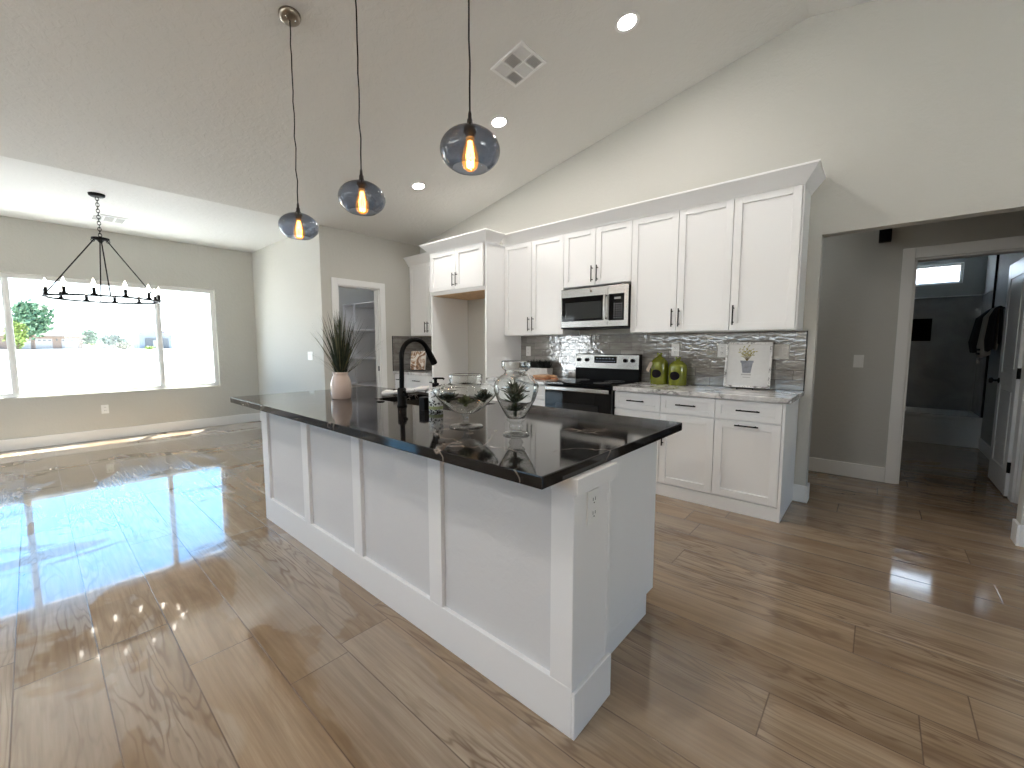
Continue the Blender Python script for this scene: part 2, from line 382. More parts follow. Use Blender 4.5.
def mk_tile():
    m, nt, b, out = new_mat('glazed_grey_subway_tile'); p = position(nt)
    sp = nt.nodes.new('ShaderNodeSeparateXYZ'); nt.links.new(p, sp.inputs[0])
    u = math_(nt, 'SUBTRACT', sp.outputs[0], sp.outputs[1]); zz = math_(nt, 'SUBTRACT', sp.outputs[2], .918)
    br = nt.nodes.new('ShaderNodeTexBrick'); nt.links.new(comb(nt, u, zz, 0.0), br.inputs['Vector'])
    br.offset = .5; br.inputs['Scale'].default_value = 1; br.inputs['Mortar Size'].default_value = .0030; br.inputs['Mortar Smooth'].default_value = .4
    br.inputs['Brick Width'].default_value = .255; br.inputs['Row Height'].default_value = .0795
    br.inputs['Color1'].default_value = (.19, .178, .162, 1); br.inputs['Color2'].default_value = (.30, .285, .265, 1); br.inputs['Mortar'].default_value = (.13, .125, .115, 1)
    n1 = noise(nt, comb(nt, math_(nt, 'MULTIPLY', u, 6.0), math_(nt, 'MULTIPLY', zz, 22.0), 0.0), 1.0, 4, .6, .4)
    c = mixc(nt, .75, br.outputs['Color'], ramp(nt, n1, [(.3, (.62, .58, .54)), (.7, (1.25, 1.27, 1.27))]), 'MULTIPLY')
    nt.links.new(c, b.inputs['Base Color'])
    b.inputs['Roughness'].default_value = .05; b.inputs['Specular IOR Level'].default_value = 1.0
    w1 = noise(nt, comb(nt, math_(nt, 'MULTIPLY', u, 17.0), math_(nt, 'MULTIPLY', zz, 30.0), 0.0), 1.0, 2, .5)
    h = math_(nt, 'ADD', math_(nt, 'MULTIPLY', w1, .8), math_(nt, 'MULTIPLY', br.outputs['Fac'], -.5))
    b.inputs['Coat Weight'].default_value = .8; b.inputs['Coat IOR'].default_value = 1.8; b.inputs['Coat Roughness'].default_value = .03
    bn = bump(nt, b, h, .36, .01); nt.links.new(bn.outputs[0], b.inputs['Coat Normal'])
    return m
M['tile'] = mk_tile()

def mk_steel():
    m, nt, b, out = new_mat('brushed_stainless_steel'); co = objco(nt)
    mp = nt.nodes.new('ShaderNodeMapping'); mp.inputs['Scale'].default_value = (2, 40, 300); nt.links.new(co, mp.inputs[0])
    n = noise(nt, mp.outputs[0], 3, 3)
    nt.links.new(ramp(nt, n, [(.3, (.40, .39, .375)), (.7, (.53, .52, .50))]), b.inputs['Base Color'])
    b.inputs['Metallic'].default_value = 1; b.inputs['Roughness'].default_value = .27
    bump(nt, b, n, .05, .001); return m
M['steel'] = mk_steel()

# ================================================================== the room shell
def wall_x(name, x0, x1, y0, y1, z0, ztop, holes, mat):
    """wall lying in a plane x=const (thickness x0..x1); holes = (ya, yb, za, zb)"""
    mb = MB(); ys = sorted({y0, y1, *[h[0] for h in holes], *[h[1] for h in holes]})
    for a, b in zip(ys, ys[1:]):
        hs = sorted([h for h in holes if h[0] <= a and h[1] >= b], key=lambda h: h[2])
        z = z0
        for h in hs:
            if h[2] > z: mb.box(x0, x1, a, b, z, h[2])
            z = h[3]
        if z < ztop: mb.box(x0, x1, a, b, z, ztop)
    return obj(name, mb, mat, structure=True)
def wall_y(name, y0, y1, x0, x1, z0, top, holes, mat):
    """wall lying in a plane y=const; top is a number or a function of x"""
    mb = MB(); xs = {x0, x1, *[h[0] for h in holes], *[h[1] for h in holes]}
    if callable(top) and x0 < RX < x1: xs.add(RX)
    xs = sorted(xs); tf = top if callable(top) else (lambda x: top)
    for a, b in zip(xs, xs[1:]):
        hs = sorted([h for h in holes if h[0] <= a and h[1] >= b], key=lambda h: h[2])
        z = z0
        for h in hs:
            if h[2] > z: mb.box(a, b, y0, y1, z, h[2])
            z = h[3]
        mb.prism([(a, z), (b, z), (b, tf(b)), (a, tf(a))], 'y', y0, y1)
    return fixn(obj(name, mb, mat, structure=True))
T = .12
WY0, WY1, WZ0, WZ1 = -.87, 1.964, .642, 2.158            # dining window opening
obj('floor', MB().box(D-T, XR+T, YB-T, 8.6, -.1, 0), M['floor'], structure=True)
wall_x('wall_left', D-.16, D, YS, YD, 0, DC, [(WY0, WY1, WZ0, WZ1)], M['wall'])
wall_y('wall_dining', YD, YD+T, D-.16, PW-T, 0, DC, [], M['wall'])
PY0, PY1, PZ = 2.735, 3.36, 2.095                        # pantry doorway
wall_x('wall_pantry', PW-T, PW, YD, W+T, 0, DC+.2, [(PY0, PY1, 0, PZ)], M['wall'])
OX0, OX1, OZ = -.385, .748, 2.1345                       # opening to the hall
wall_y('wall_kitchen', W, W+T, PW, XR+T, 0, lambda x: vz(x)+.1, [(OX0, OX1, 0, OZ)], M['wall'])
wall_y('wall_patio', YS-T, YS, D-.16, PW, 0, DC, [(-7.86, -6.68, 0, 2.2)], M['wall'])
wall_x('wall_living', PW-T, PW, YB-T, YS-T, 0, DC+.2, [], M['wall'])
wall_y('wall_rear', YB-T, YB, PW, XR+T, 0, lambda x: vz(x)+.1, [(-5.2, -.6, 1.75, 2.62)], M['wall'])
wall_x('wall_right', XR, XR+T, YB-T, W, 0, DC+.2, [(.7, 2.7, .5, 2.2)], M['wall'])
cm = MB()
cm.prism([(PW, DC), (RX, RZ), (XR+T, vz(XR+T)), (XR+T, vz(XR+T)+.2), (RX, RZ+.2), (PW, DC+.2)], 'y', YB-T, W+T)
fixn(obj('ceiling', cm, M['ceil'], structure=True))
obj('ceiling', MB().box(D-.16, PW, YS-T, YD+T, DC, DC+.2), M['dceil'], structure=True)
# hall, bathroom and pantry beyond
HC = 2.5
wall_y('wall_hall', H, H+T, -2.6, 3.0, 0, HC, [(.193, .905, 0, 2.048)], M['hallwall'])
wall_x('wall_hall_left', -2.6-T, -2.6, W+T, H+T, 0, HC, [], M['hallwall'])
wall_x('wall_hall_right', 3.0, 3.0+T, W+T, H+T, 0, HC, [], M['hallwall'])
obj('ceiling', MB().box(-2.72, 3.12, W+T, 8.7, HC, HC+.12), M['dceil'], structure=True)
BW = 1.02; BB = 8.48
wall_x('wall_bathroom_right', BW, BW+T, H+T, BB+T, 0, HC, [], M['bathwall'])
wall_x('wall_bathroom_left', -.62-T, -.62, H+T, BB+T, 0, HC, [], M['bathwall'])
wall_y('wall_bathroom', BB, BB+T, -.62, BW, 0, HC, [(0.0, .81, 2.14, 2.42)], M['bathwall'])
wall_y('wall_pantry_back', W+.35, W+.35+T, -7.4, PW-T, 0, DC, [], M['hallwall'])
wall_x('wall_pantry_left', -7.4-T, -7.4, YD+T, W+.35+T, 0, DC, [], M['hallwall'])
obj('ceiling', MB().box(-7.52, PW-T, YD+T, W+.47, 2.6, 2.72), M['dceil'], structure=True)
# roof eave outside the dining window
obj('trim_1', MB().box(D-.42, D-.16, YS-.3, YD+.3, DC-.06, DC+.12), M['trim'], structure=True)

# windows ---------------------------------------------------------------
def window_x(name, xc, y0, y1, z0, z1, mull, fw=.055, fd=.07):
    r = bpy.data.objects.new(name, None); COL.objects.link(r); r.location = (xc, (y0+y1)/2, z0); WL[r.name] = Vector(r.location); r['kind'] = 'structure'
    mb = MB(); a, b = xc-fd/2, xc+fd/2
    mb.box(a, b, y0, y1, z0, z0+fw); mb.box(a, b, y0, y1, z1-fw, z1)
    mb.box(a, b, y0, y0+fw, z0+fw, z1-fw); mb.box(a, b, y1-fw, y1, z0+fw, z1-fw)
    for m_ in mull: mb.box(a+.002, b-.002, m_-.032, m_+.032, z0+fw, z1-fw); mb.box(b-.002, b+.014, m_-.018, m_+.018, z0+fw, z1-fw)
    obj('window_frame', mb, M['white_plastic'], r, .004)
    e = [y0+fw] + [q for m_ in mull for q in (m_-.03, m_+.03)] + [y1-fw]
    for i in range(0, len(e), 2): obj('pane', MB().box(xc-.004, xc+.004, e[i]-.01, e[i+1]+.01, z0+fw-.01, z1-fw+.01), M['glass'], r)
    return r
def window_y(name, yc, x0, x1, z0, z1, mull, fw=.055, fd=.07, mat='white_plastic', gl='glass'):
    r = bpy.data.objects.new(name, None); COL.objects.link(r); r.location = ((x0+x1)/2, yc, z0); WL[r.name] = Vector(r.location); r['kind'] = 'structure'
    mb = MB(); a, b = yc-fd/2, yc+fd/2
    mb.box(x0, x1, a, b, z0, z0+fw); mb.box(x0, x1, a, b, z1-fw, z1)
    mb.box(x0, x0+fw, a, b, z0+fw, z1-fw); mb.box(x1-fw, x1, a, b, z0+fw, z1-fw)
    for m_ in mull: mb.box(m_-.032, m_+.032, a+.002, b-.002, z0+fw, z1-fw)
    obj('window_frame', mb, M[mat], r, .004)
    e = [x0+fw] + [q for m_ in mull for q in (m_-.03, m_+.03)] + [x1-fw]
    for i in range(0, len(e), 2): obj('pane', MB().box(e[i]-.01, e[i+1]+.01, yc-.004, yc+.004, z0+fw-.01, z1-fw+.01), M[gl], r)
    return r
window_x('window_1', D-.085, WY0, WY1, WZ0, WZ1, [-.158, 1.262])
window_y('window_2', BB+.07, 0.0, .81, 2.14, 2.42, [], .03, .05, 'white_plastic', 'frost')
window_y('window_3', YS-.06, -7.86, -6.68, 0.0, 2.2, [])
window_y('added_window_4', YB-.06, -5.2, -.6, 1.75, 2.62, [-3.67, -2.13])  # high window added behind the camera to light the cabinet fronts

window_x('added_window_5', XR+.06, .7, 2.7, .5, 2.2, [1.7])  # unseen side window, added to light the island end and floor
# baseboards and casings ---------------------------------------------------
BH, BT = .14, .016
def base(name, boxes): obj(name, boxes, M['trim'], bevel=.004, structure=True)
base('baseboard_left', MB().box(D, D+BT, YS, YD, 0, BH))
base('baseboard_dining', MB().box(D+BT, PW-T, YD-BT, YD, 0, BH))
base('baseboard_pantry', MB().box(PW, PW+BT, YD-BT, PY0-.09, 0, BH))
base('baseboard_kitchen', MB().box(-.468, OX0, W-BT, W, 0, BH).box(OX0, OX0+BT, W-BT, W+T, 0, BH).box(OX1, XR, W-BT, W, 0, BH).box(OX1-BT, OX1, W-BT, W+T, 0, BH))
base('baseboard_hall', MB().box(-2.6, .193-.085, H-BT, H, 0, BH).box(.905+.085, 3, H-BT, H, 0, BH))
base('baseboard_bathroom', MB().box(BW-BT, BW, H+T, 7.70, 0, BH))
CW, CTK = .083, .018
mb = MB(); mb.box(PW, PW+CTK, PY0-CW, PY0, 0, PZ+CW).box(PW, PW+CTK, PY1, PY1+CW, 0, PZ+CW).box(PW, PW+CTK, PY0, PY1, PZ, PZ+CW)
mb.box(PW-T-.001, PW, PY0, PY0+.018, 0, PZ).box(PW-T-.001, PW, PY1-.018, PY1, 0, PZ).box(PW-T-.001, PW, PY0, PY1, PZ-.018, PZ)
mb.box(PW-.07, PW-.05, PY1-.03, PY1-.018, 0, PZ-.018)
obj('trim_2', mb, M['trim'], bevel=.003, structure=True)
mb = MB(); a, b_, t = .193, .905, 2.048
mb.box(a-CW, a, H-CTK, H, 0, t+CW+.01).box(b_, b_+CW, H-CTK, H, 0, t+CW+.01).box(a, b_, H-CTK, H, t, t+CW+.01)
mb.box(a, a+.018, H, H+T, 0, t).box(b_-.018, b_, H, H+T, 0, t).box(a, b_, H, H+T, t-.018, t)
obj('trim_3', mb, M['trim'], bevel=.003, structure=True)

# ================================================================== cabinets
def shaker(mb, x0, x1, z0, z1, yf, rail=.057, th=.02, rec=.012):
    mb.box(x0, x0+rail, yf, yf+th, z0, z1); mb.box(x1-rail, x1, yf, yf+th, z0, z1)
    mb.box(x0+rail, x1-rail, yf, yf+th, z0, z0+rail); mb.box(x0+rail, x1-rail, yf, yf+th, z1-rail, z1)
    mb.box(x0+rail, x1-rail, yf+rec, yf+th, z0+rail, z1-rail); return mb
def pull(parent, x, z, yf, L=.157, vert=True):
    mb = MB(); y = yf-.032; h = L/2
    if vert:
        mb.tube([(x, y, z-h), (x, y, z+h)], .0055, 10)
        for q in (-h*.72, h*.72): mb.tube([(x, yf+.002, z+q), (x, y, z+q)], .0045, 8)
    else:
        mb.tube([(x-h, y, z), (x+h, y, z)], .0055, 10)
        for q in (-h*.72, h*.72): mb.tube([(x+q, yf+.002, z), (x+q, y, z)], .0045, 8)
    return obj('handle', mb, M['black'], parent)
G = .0025
def door(root, x0, x1, z0, z1, yf, hx, hz, hv=True, name='door', rail=.057, L=.157):
    d = obj(name, shaker(MB(), x0+G, x1-G, z0+G, z1-G, yf, rail), M['cab'], root, .0018)
    if hx is not None: pull(d, hx, hz, yf, L, hv)
    return d
fy, cy0 = 3.472, 3.437
GB = 'white shaker base cabinets'
def base_unit(name, x0, x1, yf, label, z_top, end=None):
    r = thing(name, ((x0+x1)/2, (yf+W)/2, 0), label, 'cabinet', GB)
    mb = MB().box(x0, x1, yf+.0205, W-.012, .10, z_top); mb.box(x0, x1, yf+.004, W-.012, 0, .102)
    if end == 'R': mb.box(x1-.018, x1+.001, yf+.002, W-.012, 0, z_top); mb.box(x1-.001, x1+.004, W-.05, W-.012, 0, z_top)
    obj('body', mb, M['cab'], r, .0015)
    return r
fx1, g1, g0, cx0 = -.471, -.936, -1.368, -1.7955
r = base_unit('base_cabinet', g1, fx1, fy, 'white shaker base cabinet under the framed plant print, at the run\'s right end', .874, 'R')
door(r, g1, fx1-.018, .718, .870, fy, (g1+fx1)/2, .797, False, 'drawer', .042)
door(r, g1, fx1-.018, .110, .712, fy, (g1+fx1)/2-.005, .683, False)
r = base_unit('base_cabinet', g0, g1, fy, 'white shaker base cabinet between the right-end cabinet and the one beside the range', .874)
door(r, g0, g1, .718, .870, fy, (g1+g0)/2, .797, False, 'drawer', .042)
door(r, g0, g1, .110, .712, fy, g0+.033, .52, True)
r = base_unit('base_cabinet', cx0+.003, g0, fy, 'white shaker base cabinet directly right of the black range', .874)
door(r, cx0+.003, g0, .718, .870, fy, (cx0+g0)/2, .797, False, 'drawer', .042)
door(r, cx0+.003, g0, .110, .712, fy, g0-.033, .52, True)
ug = [-.4712, -.9347, -1.3668, -1.7976, -2.1817, -2.5607, -2.9938, -3.4089]
L0 = ug[7]
r = base_unit('base_cabinet', L0, -2.556, fy, 'white shaker base cabinet between the fridge alcove and the range', .874)
mid = (L0-2.556)/2
for a, b_, hx in ((L0, mid, mid-.033), (mid, -2.556, mid+.033)):
    door(r, a, b_, .718, .870, fy, (a+b_)/2, .797, False, 'drawer', .042); door(r, a, b_, .110, .712, fy, hx, .6, True)
yc = 3.57
r = base_unit('base_cabinet', PW+.004, -4.424, yc, 'white shaker base cabinet left of the fridge alcove by the pantry', .865)
for a, b_ in ((PW+.02, -5.15), (-5.15, -4.64), (-4.64, -4.43)):
    door(r, a, b_, .705, .858, yc, (a+b_)/2, .785, False, 'drawer', .042, .10 if b_-a < .3 else .157)
    door(r, a, b_, .11, .70, yc, b_-.035, .6, True)
# marble counters
def counter(name, x0, x1, y0, z1, label, th=.037):
    o = obj(name, MB().box(x0, x1, y0, W-.002, z1-th, z1), M['marble'], bevel=.003); tag(o, label, 'countertop', 'marble worktops'); return o
counter('countertop', cx0+.004, -.436, cy0, CT, 'white and grey marble worktop right of the range, with dark veins on its edge')
counter('countertop', L0+.002, -2.556, cy0, CT, 'short white marble worktop left of the range')
counter('countertop', PW+.002, -4.424, yc-.018, .903, 'white marble worktop in the corner left of the fridge alcove')
# backsplashes
o = obj('backsplash', MB().box(L0+.002, -.441, W-.011, W-.0006, CT+.001, 1.399), M['tile'], structure=False); tag(o, 'glossy grey subway tile backsplash behind the range and marble worktop', 'backsplash')
obj('edge_trim', MB().box(-.4415, -.436, W-.013, W-.0006, CT, 1.399), M['black'], o)
mbt = MB().box(PW+.011, -4.424, W-.011, W-.0006, .904, 1.428).box(PW+.0006, PW+.011, yc-.015, W-.0006, .904, 1.428)
o = obj('backsplash', mbt, M['tile']); tag(o, 'grey tile backsplash in the corner left of the fridge alcove', 'backsplash')
obj('edge_trim', MB().box(PW, PW+.013, yc-.02, yc-.015, .904, 1.428), M['black'], o)
# upper cabinets
uy, ub, ut, kt = 3.760, 1.400, 2.456, 2.5624
GU = 'white shaker wall cabinets'
def upper(x0, x1, z0, z1, yf, label, doors, hz=None):
    r = thing('upper_cabinet', ((x0+x1)/2, (yf+W)/2, z0), label, 'cabinet', GU)
    obj('body', MB().box(x0+.0005, x1-.0005, yf+.0205, W-.001, z0, z1), M['cab'], r, .0015)
    for a, b_, hx in doors: door(r, a, b_, z0+.003, z1-.004, yf, hx, hz or z0+.125)
    return r
hp = .030
r = upper(ug[1], ug[0], ub, ut, uy, 'tall white wall cabinet with one door, at the right end of the run', [(ug[1], ug[0]-.012, ug[1]+hp)])
obj('end_panel', MB().box(ug[0]-.012, ug[0], uy+.012, W-.001, ub, ut), M['cab'], r, .0015)
upper(ug[3], ug[1], ub, ut, uy, 'tall white wall cabinet with two doors, right of the microwave', [(ug[3], ug[2], ug[2]-hp), (ug[2], ug[1], ug[2]+hp)])
upper(ug[5], ug[3], 1.8826, ut, uy, 'short white wall cabinet above the microwave', [(ug[5], ug[4], ug[4]-hp), (ug[4], ug[3], ug[4]+hp)], 1.8826+.115)
upper(ug[7]+.001, ug[5], ub, ut, uy, 'tall white wall cabinet with two doors, left of the microwave', [(ug[7]+.001, ug[6], ug[6]-hp), (ug[6], ug[5], ug[6]+hp)])
upper(PW+.004, -4.424, 1.43, 2.491, 3.87, 'white wall cabinet in the corner left of the fridge alcove', [(PW+.02, -5.037, -5.037-hp), (-5.037, -4.6, -5.037+hp), (-4.6, -4.43, None)])
# fridge surround
fl, fr, ff = -4.421, ug[7], 3.458
r = thing('fridge_surround', ((fl+fr)/2, 3.77, 0), 'tall white cabinet surround with two overhead doors over an empty fridge alcove', 'cabinet')
obj('side_panel', MB().box(fr-.024, fr, ff, W-.001, 0, ut), M['cab'], r, .0015)
obj('side_panel', MB().box(fl, fl+.024, ff, W-.001, 0, ut), M['cab'], r, .0015)
obj('body', MB().box(fl+.024, fr-.024, ff+.022, W-.001, 1.925, ut), M['cab'], r)
b_ = obj('bottom_panel', MB().box(fl+.024, fr-.024, ff+.03, W-.001, 1.918, 1.925), M['rawwood'], r); b_['label'] = 'raw plywood underside'
obj('face_rail', MB().box(fl+.024, fr-.024, ff+.004, ff+.022, 1.922, 1.965).box(fl+.024, fr-.024, ff+.004, ff+.022, ut-.03, ut), M['cab'], r)
fm = (fl+fr)/2
door(r, fl+.020, fm, 1.960, ut-.01, ff-.018, fm-hp, 2.08); door(r, fm, fr-.035, 1.960, ut-.01, ff-.018, fm+hp, 2.08)
# crown mouldings
def crown(path, z0, z1, fl_, label):
    """path: plan points, outside on the right-hand side of travel"""
    prof = [(.001, z0-.012), (.005, z0-.012), (.012, z0+.004), (fl_-.006, z1-.016), (fl_, z1-.014), (fl_, z1), (.001, z1)]
    n = len(path); norms = []
    for i in range(n-1):
        d = (Vector(path[i+1])-Vector(path[i])).normalized(); norms.append(Vector((d.y, -d.x)))
    vs = []
    for i in range(n):
        a = norms[max(0, i-1)]; b = norms[min(n-2, i)]; m_ = (a+b); m_ = m_/(m_.dot(a)) if m_.length > 1e-6 else a
        for q, z in prof: vs.append((path[i][0]+m_.x*q, path[i][1]+m_.y*q, z))
    k = len(prof); fs = [(i*k+j, (i+1)*k+j, (i+1)*k+(j+1) % k, i*k+(j+1) % k) for i in range(n-1) for j in range(k)]
    fs += [tuple(range(k)), tuple(range(n*k-1, n*k-k-1, -1))]
    mb = MB(); mb.add(vs, fs); o = fixn(obj('crown_moulding', mb, M['cab'])); tag(o, label, 'moulding', 'white crown mouldings'); return o
crown([(ug[7]+.001, uy), (ug[0], uy), (ug[0], W-.001)], ut, kt, .089, 'long white crown moulding along the wall cabinets above the range')
crown([(fl-.0015, 3.775), (fl-.0015, ff-.002), (fr, ff-.002), (fr, uy-.09)], ut, kt, .093, 'white crown moulding on top of the fridge surround')
crown([(PW+.004, 3.869), (fl-.097, 3.869)], 2.491, 2.60, .09, 'short white crown moulding on the corner cabinet beside the pantry')

# ================================================================== island
r = thing('kitchen_island', (-2.07, 1.5, 0), 'white panelled kitchen island standing under three pendant lamps', 'island')
ix0, ix1, px1 = -3.367, -.682, -.765
by0, byk = 1.071, 1.312; SZ = .8765
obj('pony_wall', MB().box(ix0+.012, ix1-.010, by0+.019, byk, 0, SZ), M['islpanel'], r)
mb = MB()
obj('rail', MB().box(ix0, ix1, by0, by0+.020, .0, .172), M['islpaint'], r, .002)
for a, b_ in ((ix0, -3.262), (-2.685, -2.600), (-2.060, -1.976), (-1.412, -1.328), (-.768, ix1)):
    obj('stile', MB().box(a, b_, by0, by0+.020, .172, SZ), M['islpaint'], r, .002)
obj('end_board', MB().box(ix1-.012, ix1-.002, by0+.02, byk-.008, .16, SZ).box(ix1-.012, ix1+.001, by0+.001, by0+.024, .16, SZ).box(ix1-.012, ix1-.001, byk-.02, byk, .16, SZ), M['islpaint'], r, .0015)
obj('plinth_block', MB().box(ix1+.0005, -.669, by0, byk+.004, 0, .162).box(ix1-.02, ix1+.0005, by0+.021, byk+.004, 0, .160), M['islpaint'], r, .003)
obj('corbel', MB().box(-.756, -.655, 1.050, 1.302, .825, SZ), M['islpaint'], r, .002)
obj('cabinet_box', MB().box(ix0+.012, -2.63, byk, 1.922, .10, SZ).box(-1.77, px1, byk, 1.922, .10, SZ).box(-2.63, -1.77, byk, 1.50, .10, SZ).box(-2.63, -1.77, 1.50, 1.922, .10, .64).box(ix0+.03, px1, byk, 1.848, 0, .0995).box(px1-.006, px1+.004, byk+.002, byk+.014, 0, SZ), M['cab'], r, .0015)
for i in range(5):
    a = ix0+.03+i*.512; b_ = a+.512
    mbd = MB(); mbd.box(a+G, b_-G, 1.9225, 1.942, .12, .70) ; obj('door', mbd, M['cab'], r, .002)
    obj('drawer', MB().box(a+G, b_-G, 1.9225, 1.942, .71, .865), M['cab'], r, .002)
ou = obj('outlet_plate', MB().box(ix1-.002, ix1+.004, 1.149, 1.222, .692, .806), M['white_plastic'], r, .002)
ou['label'] = 'white outlet plate on the end of the island'
for zc in (.726, .772):
    obj('socket', MB().box(ix1+.004, ix1+.0055, 1.170, 1.201, zc-.016, zc+.016), M['white_plastic'], ou, .001)
    m_ = MB()
    for q in (-.007, .007): m_.box(ix1+.0055, ix1+.0062, 1.1855+q-.0012, 1.1855+q+.0012, zc-.002, zc+.009)
    m_.box(ix1+.0055, ix1+.0062, 1.183, 1.188, zc-.011, zc-.007)
    obj('slot', m_, M['darkcavity'], ou)
# island worktop with a sink cut-out
S0, S1, SY0, SY1 = -2.60, -1.80, 1.530, 1.905
sx0, sx1, sy0, sy1 = -3.4625, -.683, .910, 2.012
top = MB()
outer = [(sx0, sy0), (sx1, sy0), (sx1, sy1), (sx0, sy1)]; inner = [(S0, SY0), (S1, SY0), (S1, SY1), (S0, SY1)]
vs = [(*p, z) for z in (SZ, CT) for p in outer+inner]
fs = []
for i in range(4):
    j = (i+1) % 4
    fs += [(8+i, 8+j, 12+j, 12+i), (i, 4+i, 4+j, j), (i, j, 8+j, 8+i), (4+j, 4+i, 12+i, 12+j)]
top.add(vs, fs)
o = fixn(obj('island_worktop', top, M['quartz'], bevel=.003)); tag(o, 'polished black quartz slab with thin pale veins on top of the white island', 'countertop')
M['sink'] = simple('brown_black_composite', (.05, .042, .03), .45, nscale=80, namp=.3)
mb = MB(); t = .012
mb.box(S0-t, S1+t, SY0-t, SY1+t, .66, .672).box(S0-t, S0, SY0-t, SY1+t, .672, SZ).box(S1, S1+t, SY0-t, SY1+t, .672, SZ).box(S0, S1, SY0-t, SY0, .672, SZ).box(S0, S1, SY1, SY1+t, .672, SZ)
o = thing('kitchen_sink', (-2.2, 1.72, .66), 'dark brown undermount sink set in the black island worktop', 'sink')
obj('basin', mb, M['sink'], o); obj('drain', MB().lathe([(0, 0), (.045, 0), (.045, .004), (.03, .003), (0, .002)], (-2.2, 1.72, .672)), M['steel'], o)

# ================================================================== appliances
# range
r = thing('electric_range', (-2.175, 3.75, 0), 'black and stainless electric range between the marble worktops', 'range')
rx0, rx1, rf = -2.553, -1.7955, 3.44
obj('body', MB().box(rx0+.003, rx1-.003, rf+.03, 4.06, .03, .895).box(rx0+.03, rx1-.03, rf+.06, 4.05, 0, .03), M['blackplastic'], r, .003)
obj('cooktop', MB().box(rx0+.002, rx1-.002, rf-.008, 4.0, .895, .921), M['blackglass'], r, .004)
M['burner'] = simple('grey_burner_print', (.10, .10, .10), .25)
for x, y, R in ((-2.36, 3.60, .105), (-1.99, 3.60, .085), (-2.36, 3.85, .075), (-1.99, 3.85, .105)):
    obj('burner', MB().torus((x, y, .9213), R, .0016, n=40, m=4).torus((x, y, .9213), R*.62, .0012, n=40, m=4), M['burner'], r)
bgd = obj('backguard', MB().box(rx0+.004, rx1-.004, 3.998, 4.062, .915, 1.192), M['blackplastic'], r, .004)
pn = obj('control_panel', MB().prism([(3.990, 1.040), (4.0, 1.040), (4.0, 1.186), (3.996, 1.186)], 'x', rx0+.006, rx1-.006), M['steel'], bgd, .002)
dspl = obj('display', MB().box(-2.305, -2.049, 3.985, 3.994, 1.098, 1.168), M['blackglass'], bgd, .001)
M['digits'] = emit('blue_grey_display_digits', (.35, .4, .5), .35)
for x0_, x1_, z0_, z1_ in [(-2.29+i*.027, -2.275+i*.027, 1.112, 1.119) for i in range(9)] + [(-2.28+i*.037, -2.262+i*.037, 1.140, 1.148) for i in range(6)]:
    obj('display_mark', MB().box(x0_, x1_, 3.9843, 3.985, z0_, z1_), M['digits'], bgd)
for x in (-2.504, -2.402, -1.951, -1.871):
    obj('knob', MB().lathe([(0, .022), (.016, .022), (.019, .018), (.021, 0), (0, 0)], (x+.003, 3.992, 1.128), 24, Matrix.Rotation(PI/2, 4, 'X')).box(x, x+.006, 3.962, 3.972, 1.112, 1.145), M['blackplastic'], bgd)
od = obj('oven_door', MB().box(rx0+.004, rx1-.004, rf-.012, rf+.03, .25, .885), M['blackglass'], r, .004)
obj('oven_window', MB().box(-2.42, -1.93, rf-.0135, rf-.011, .36, .72), simple('tinted_oven_window', (.012, .012, .013), .05, spec=.3), od)
obj('oven_handle', MB().box(-2.523, -1.815, 3.392, 3.408, .840, .879).box(-2.50, -2.47, 3.405, rf-.01, .85, .87).box(-1.87, -1.84, 3.405, rf-.01, .85, .87), M['steel'], od, .006)
obj('storage_drawer', MB().box(rx0+.004, rx1-.004, rf-.008, rf+.03, .05, .24), M['blackplastic'], r, .004)
# microwave
r = thing('microwave', (-2.18, 3.9, 1.455), 'stainless over-the-range microwave with black glass door above the range', 'microwave')
mx0, mx1, my, mz0, mz1 = -2.557, -1.799, 3.714, 1.4548, 1.8588
obj('body', MB().box(mx0, mx1, my+.0125, W-.013, mz0+.012, mz1), M['blackplastic'], r, .003)
dr = obj('door', MB().box(mx0, -2.012, my, my+.012, mz0+.012, mz1), M['steel'], r, .003)
obj('door_window', MB().box(-2.545, -2.052, my-.002, my+.004, 1.530, 1.777), M['blackglass'], dr, .002)
obj('window_screen', MB().box(-2.50, -2.075, my-.0028, my-.0018, 1.555, 1.72), simple('grey_window_mesh', (.035, .038, .038), .05, spec=.3), dr)
obj('door_handle', MB().tube([(-2.027, my-.036, 1.535), (-2.027, my-.042, 1.60), (-2.027, my-.042, 1.71), (-2.027, my-.036, 1.775)], .013, 12).tube([(-2.027, my+.003, 1.545), (-2.027, my-.036, 1.545)], .009, 8).tube([(-2.027, my+.003, 1.765), (-2.027, my-.036, 1.765)], .009, 8), M['steel'], dr)
obj('badge', MB().lathe([(0, .003), (.012, .003), (.014, 0), (0, 0)], (-2.198, my, 1.822), 24, Matrix.Rotation(PI/2, 4, 'X')), M['nickel'], dr)
cp = obj('control_panel', MB().box(-2.010, mx1, my, my+.012, mz0+.012, mz1), M['steel'], r, .003)
obj('keypad', MB().box(-1.998, -1.838, my-.002, my+.004, 1.524, 1.778), M['blackglass'], cp, .002)
M['keyprint'] = simple('grey_key_print', (.22, .22, .23), .4)
for i in range(4):
    for j in range(7): obj('key', MB().box(-1.945+i*.025, -1.933+i*.025, my-.0027, my-.002, 1.545+j*.022, 1.552+j*.022), M['keyprint'], cp)
obj('clock_display', MB().box(-1.94, -1.875, my-.0027, my-.002, 1.725, 1.745), M['keyprint'], cp)
obj('vent_grille', MB().box(mx0, mx1, my+.004, W-.02, mz0, mz0+.011), M['blackplastic'], r)
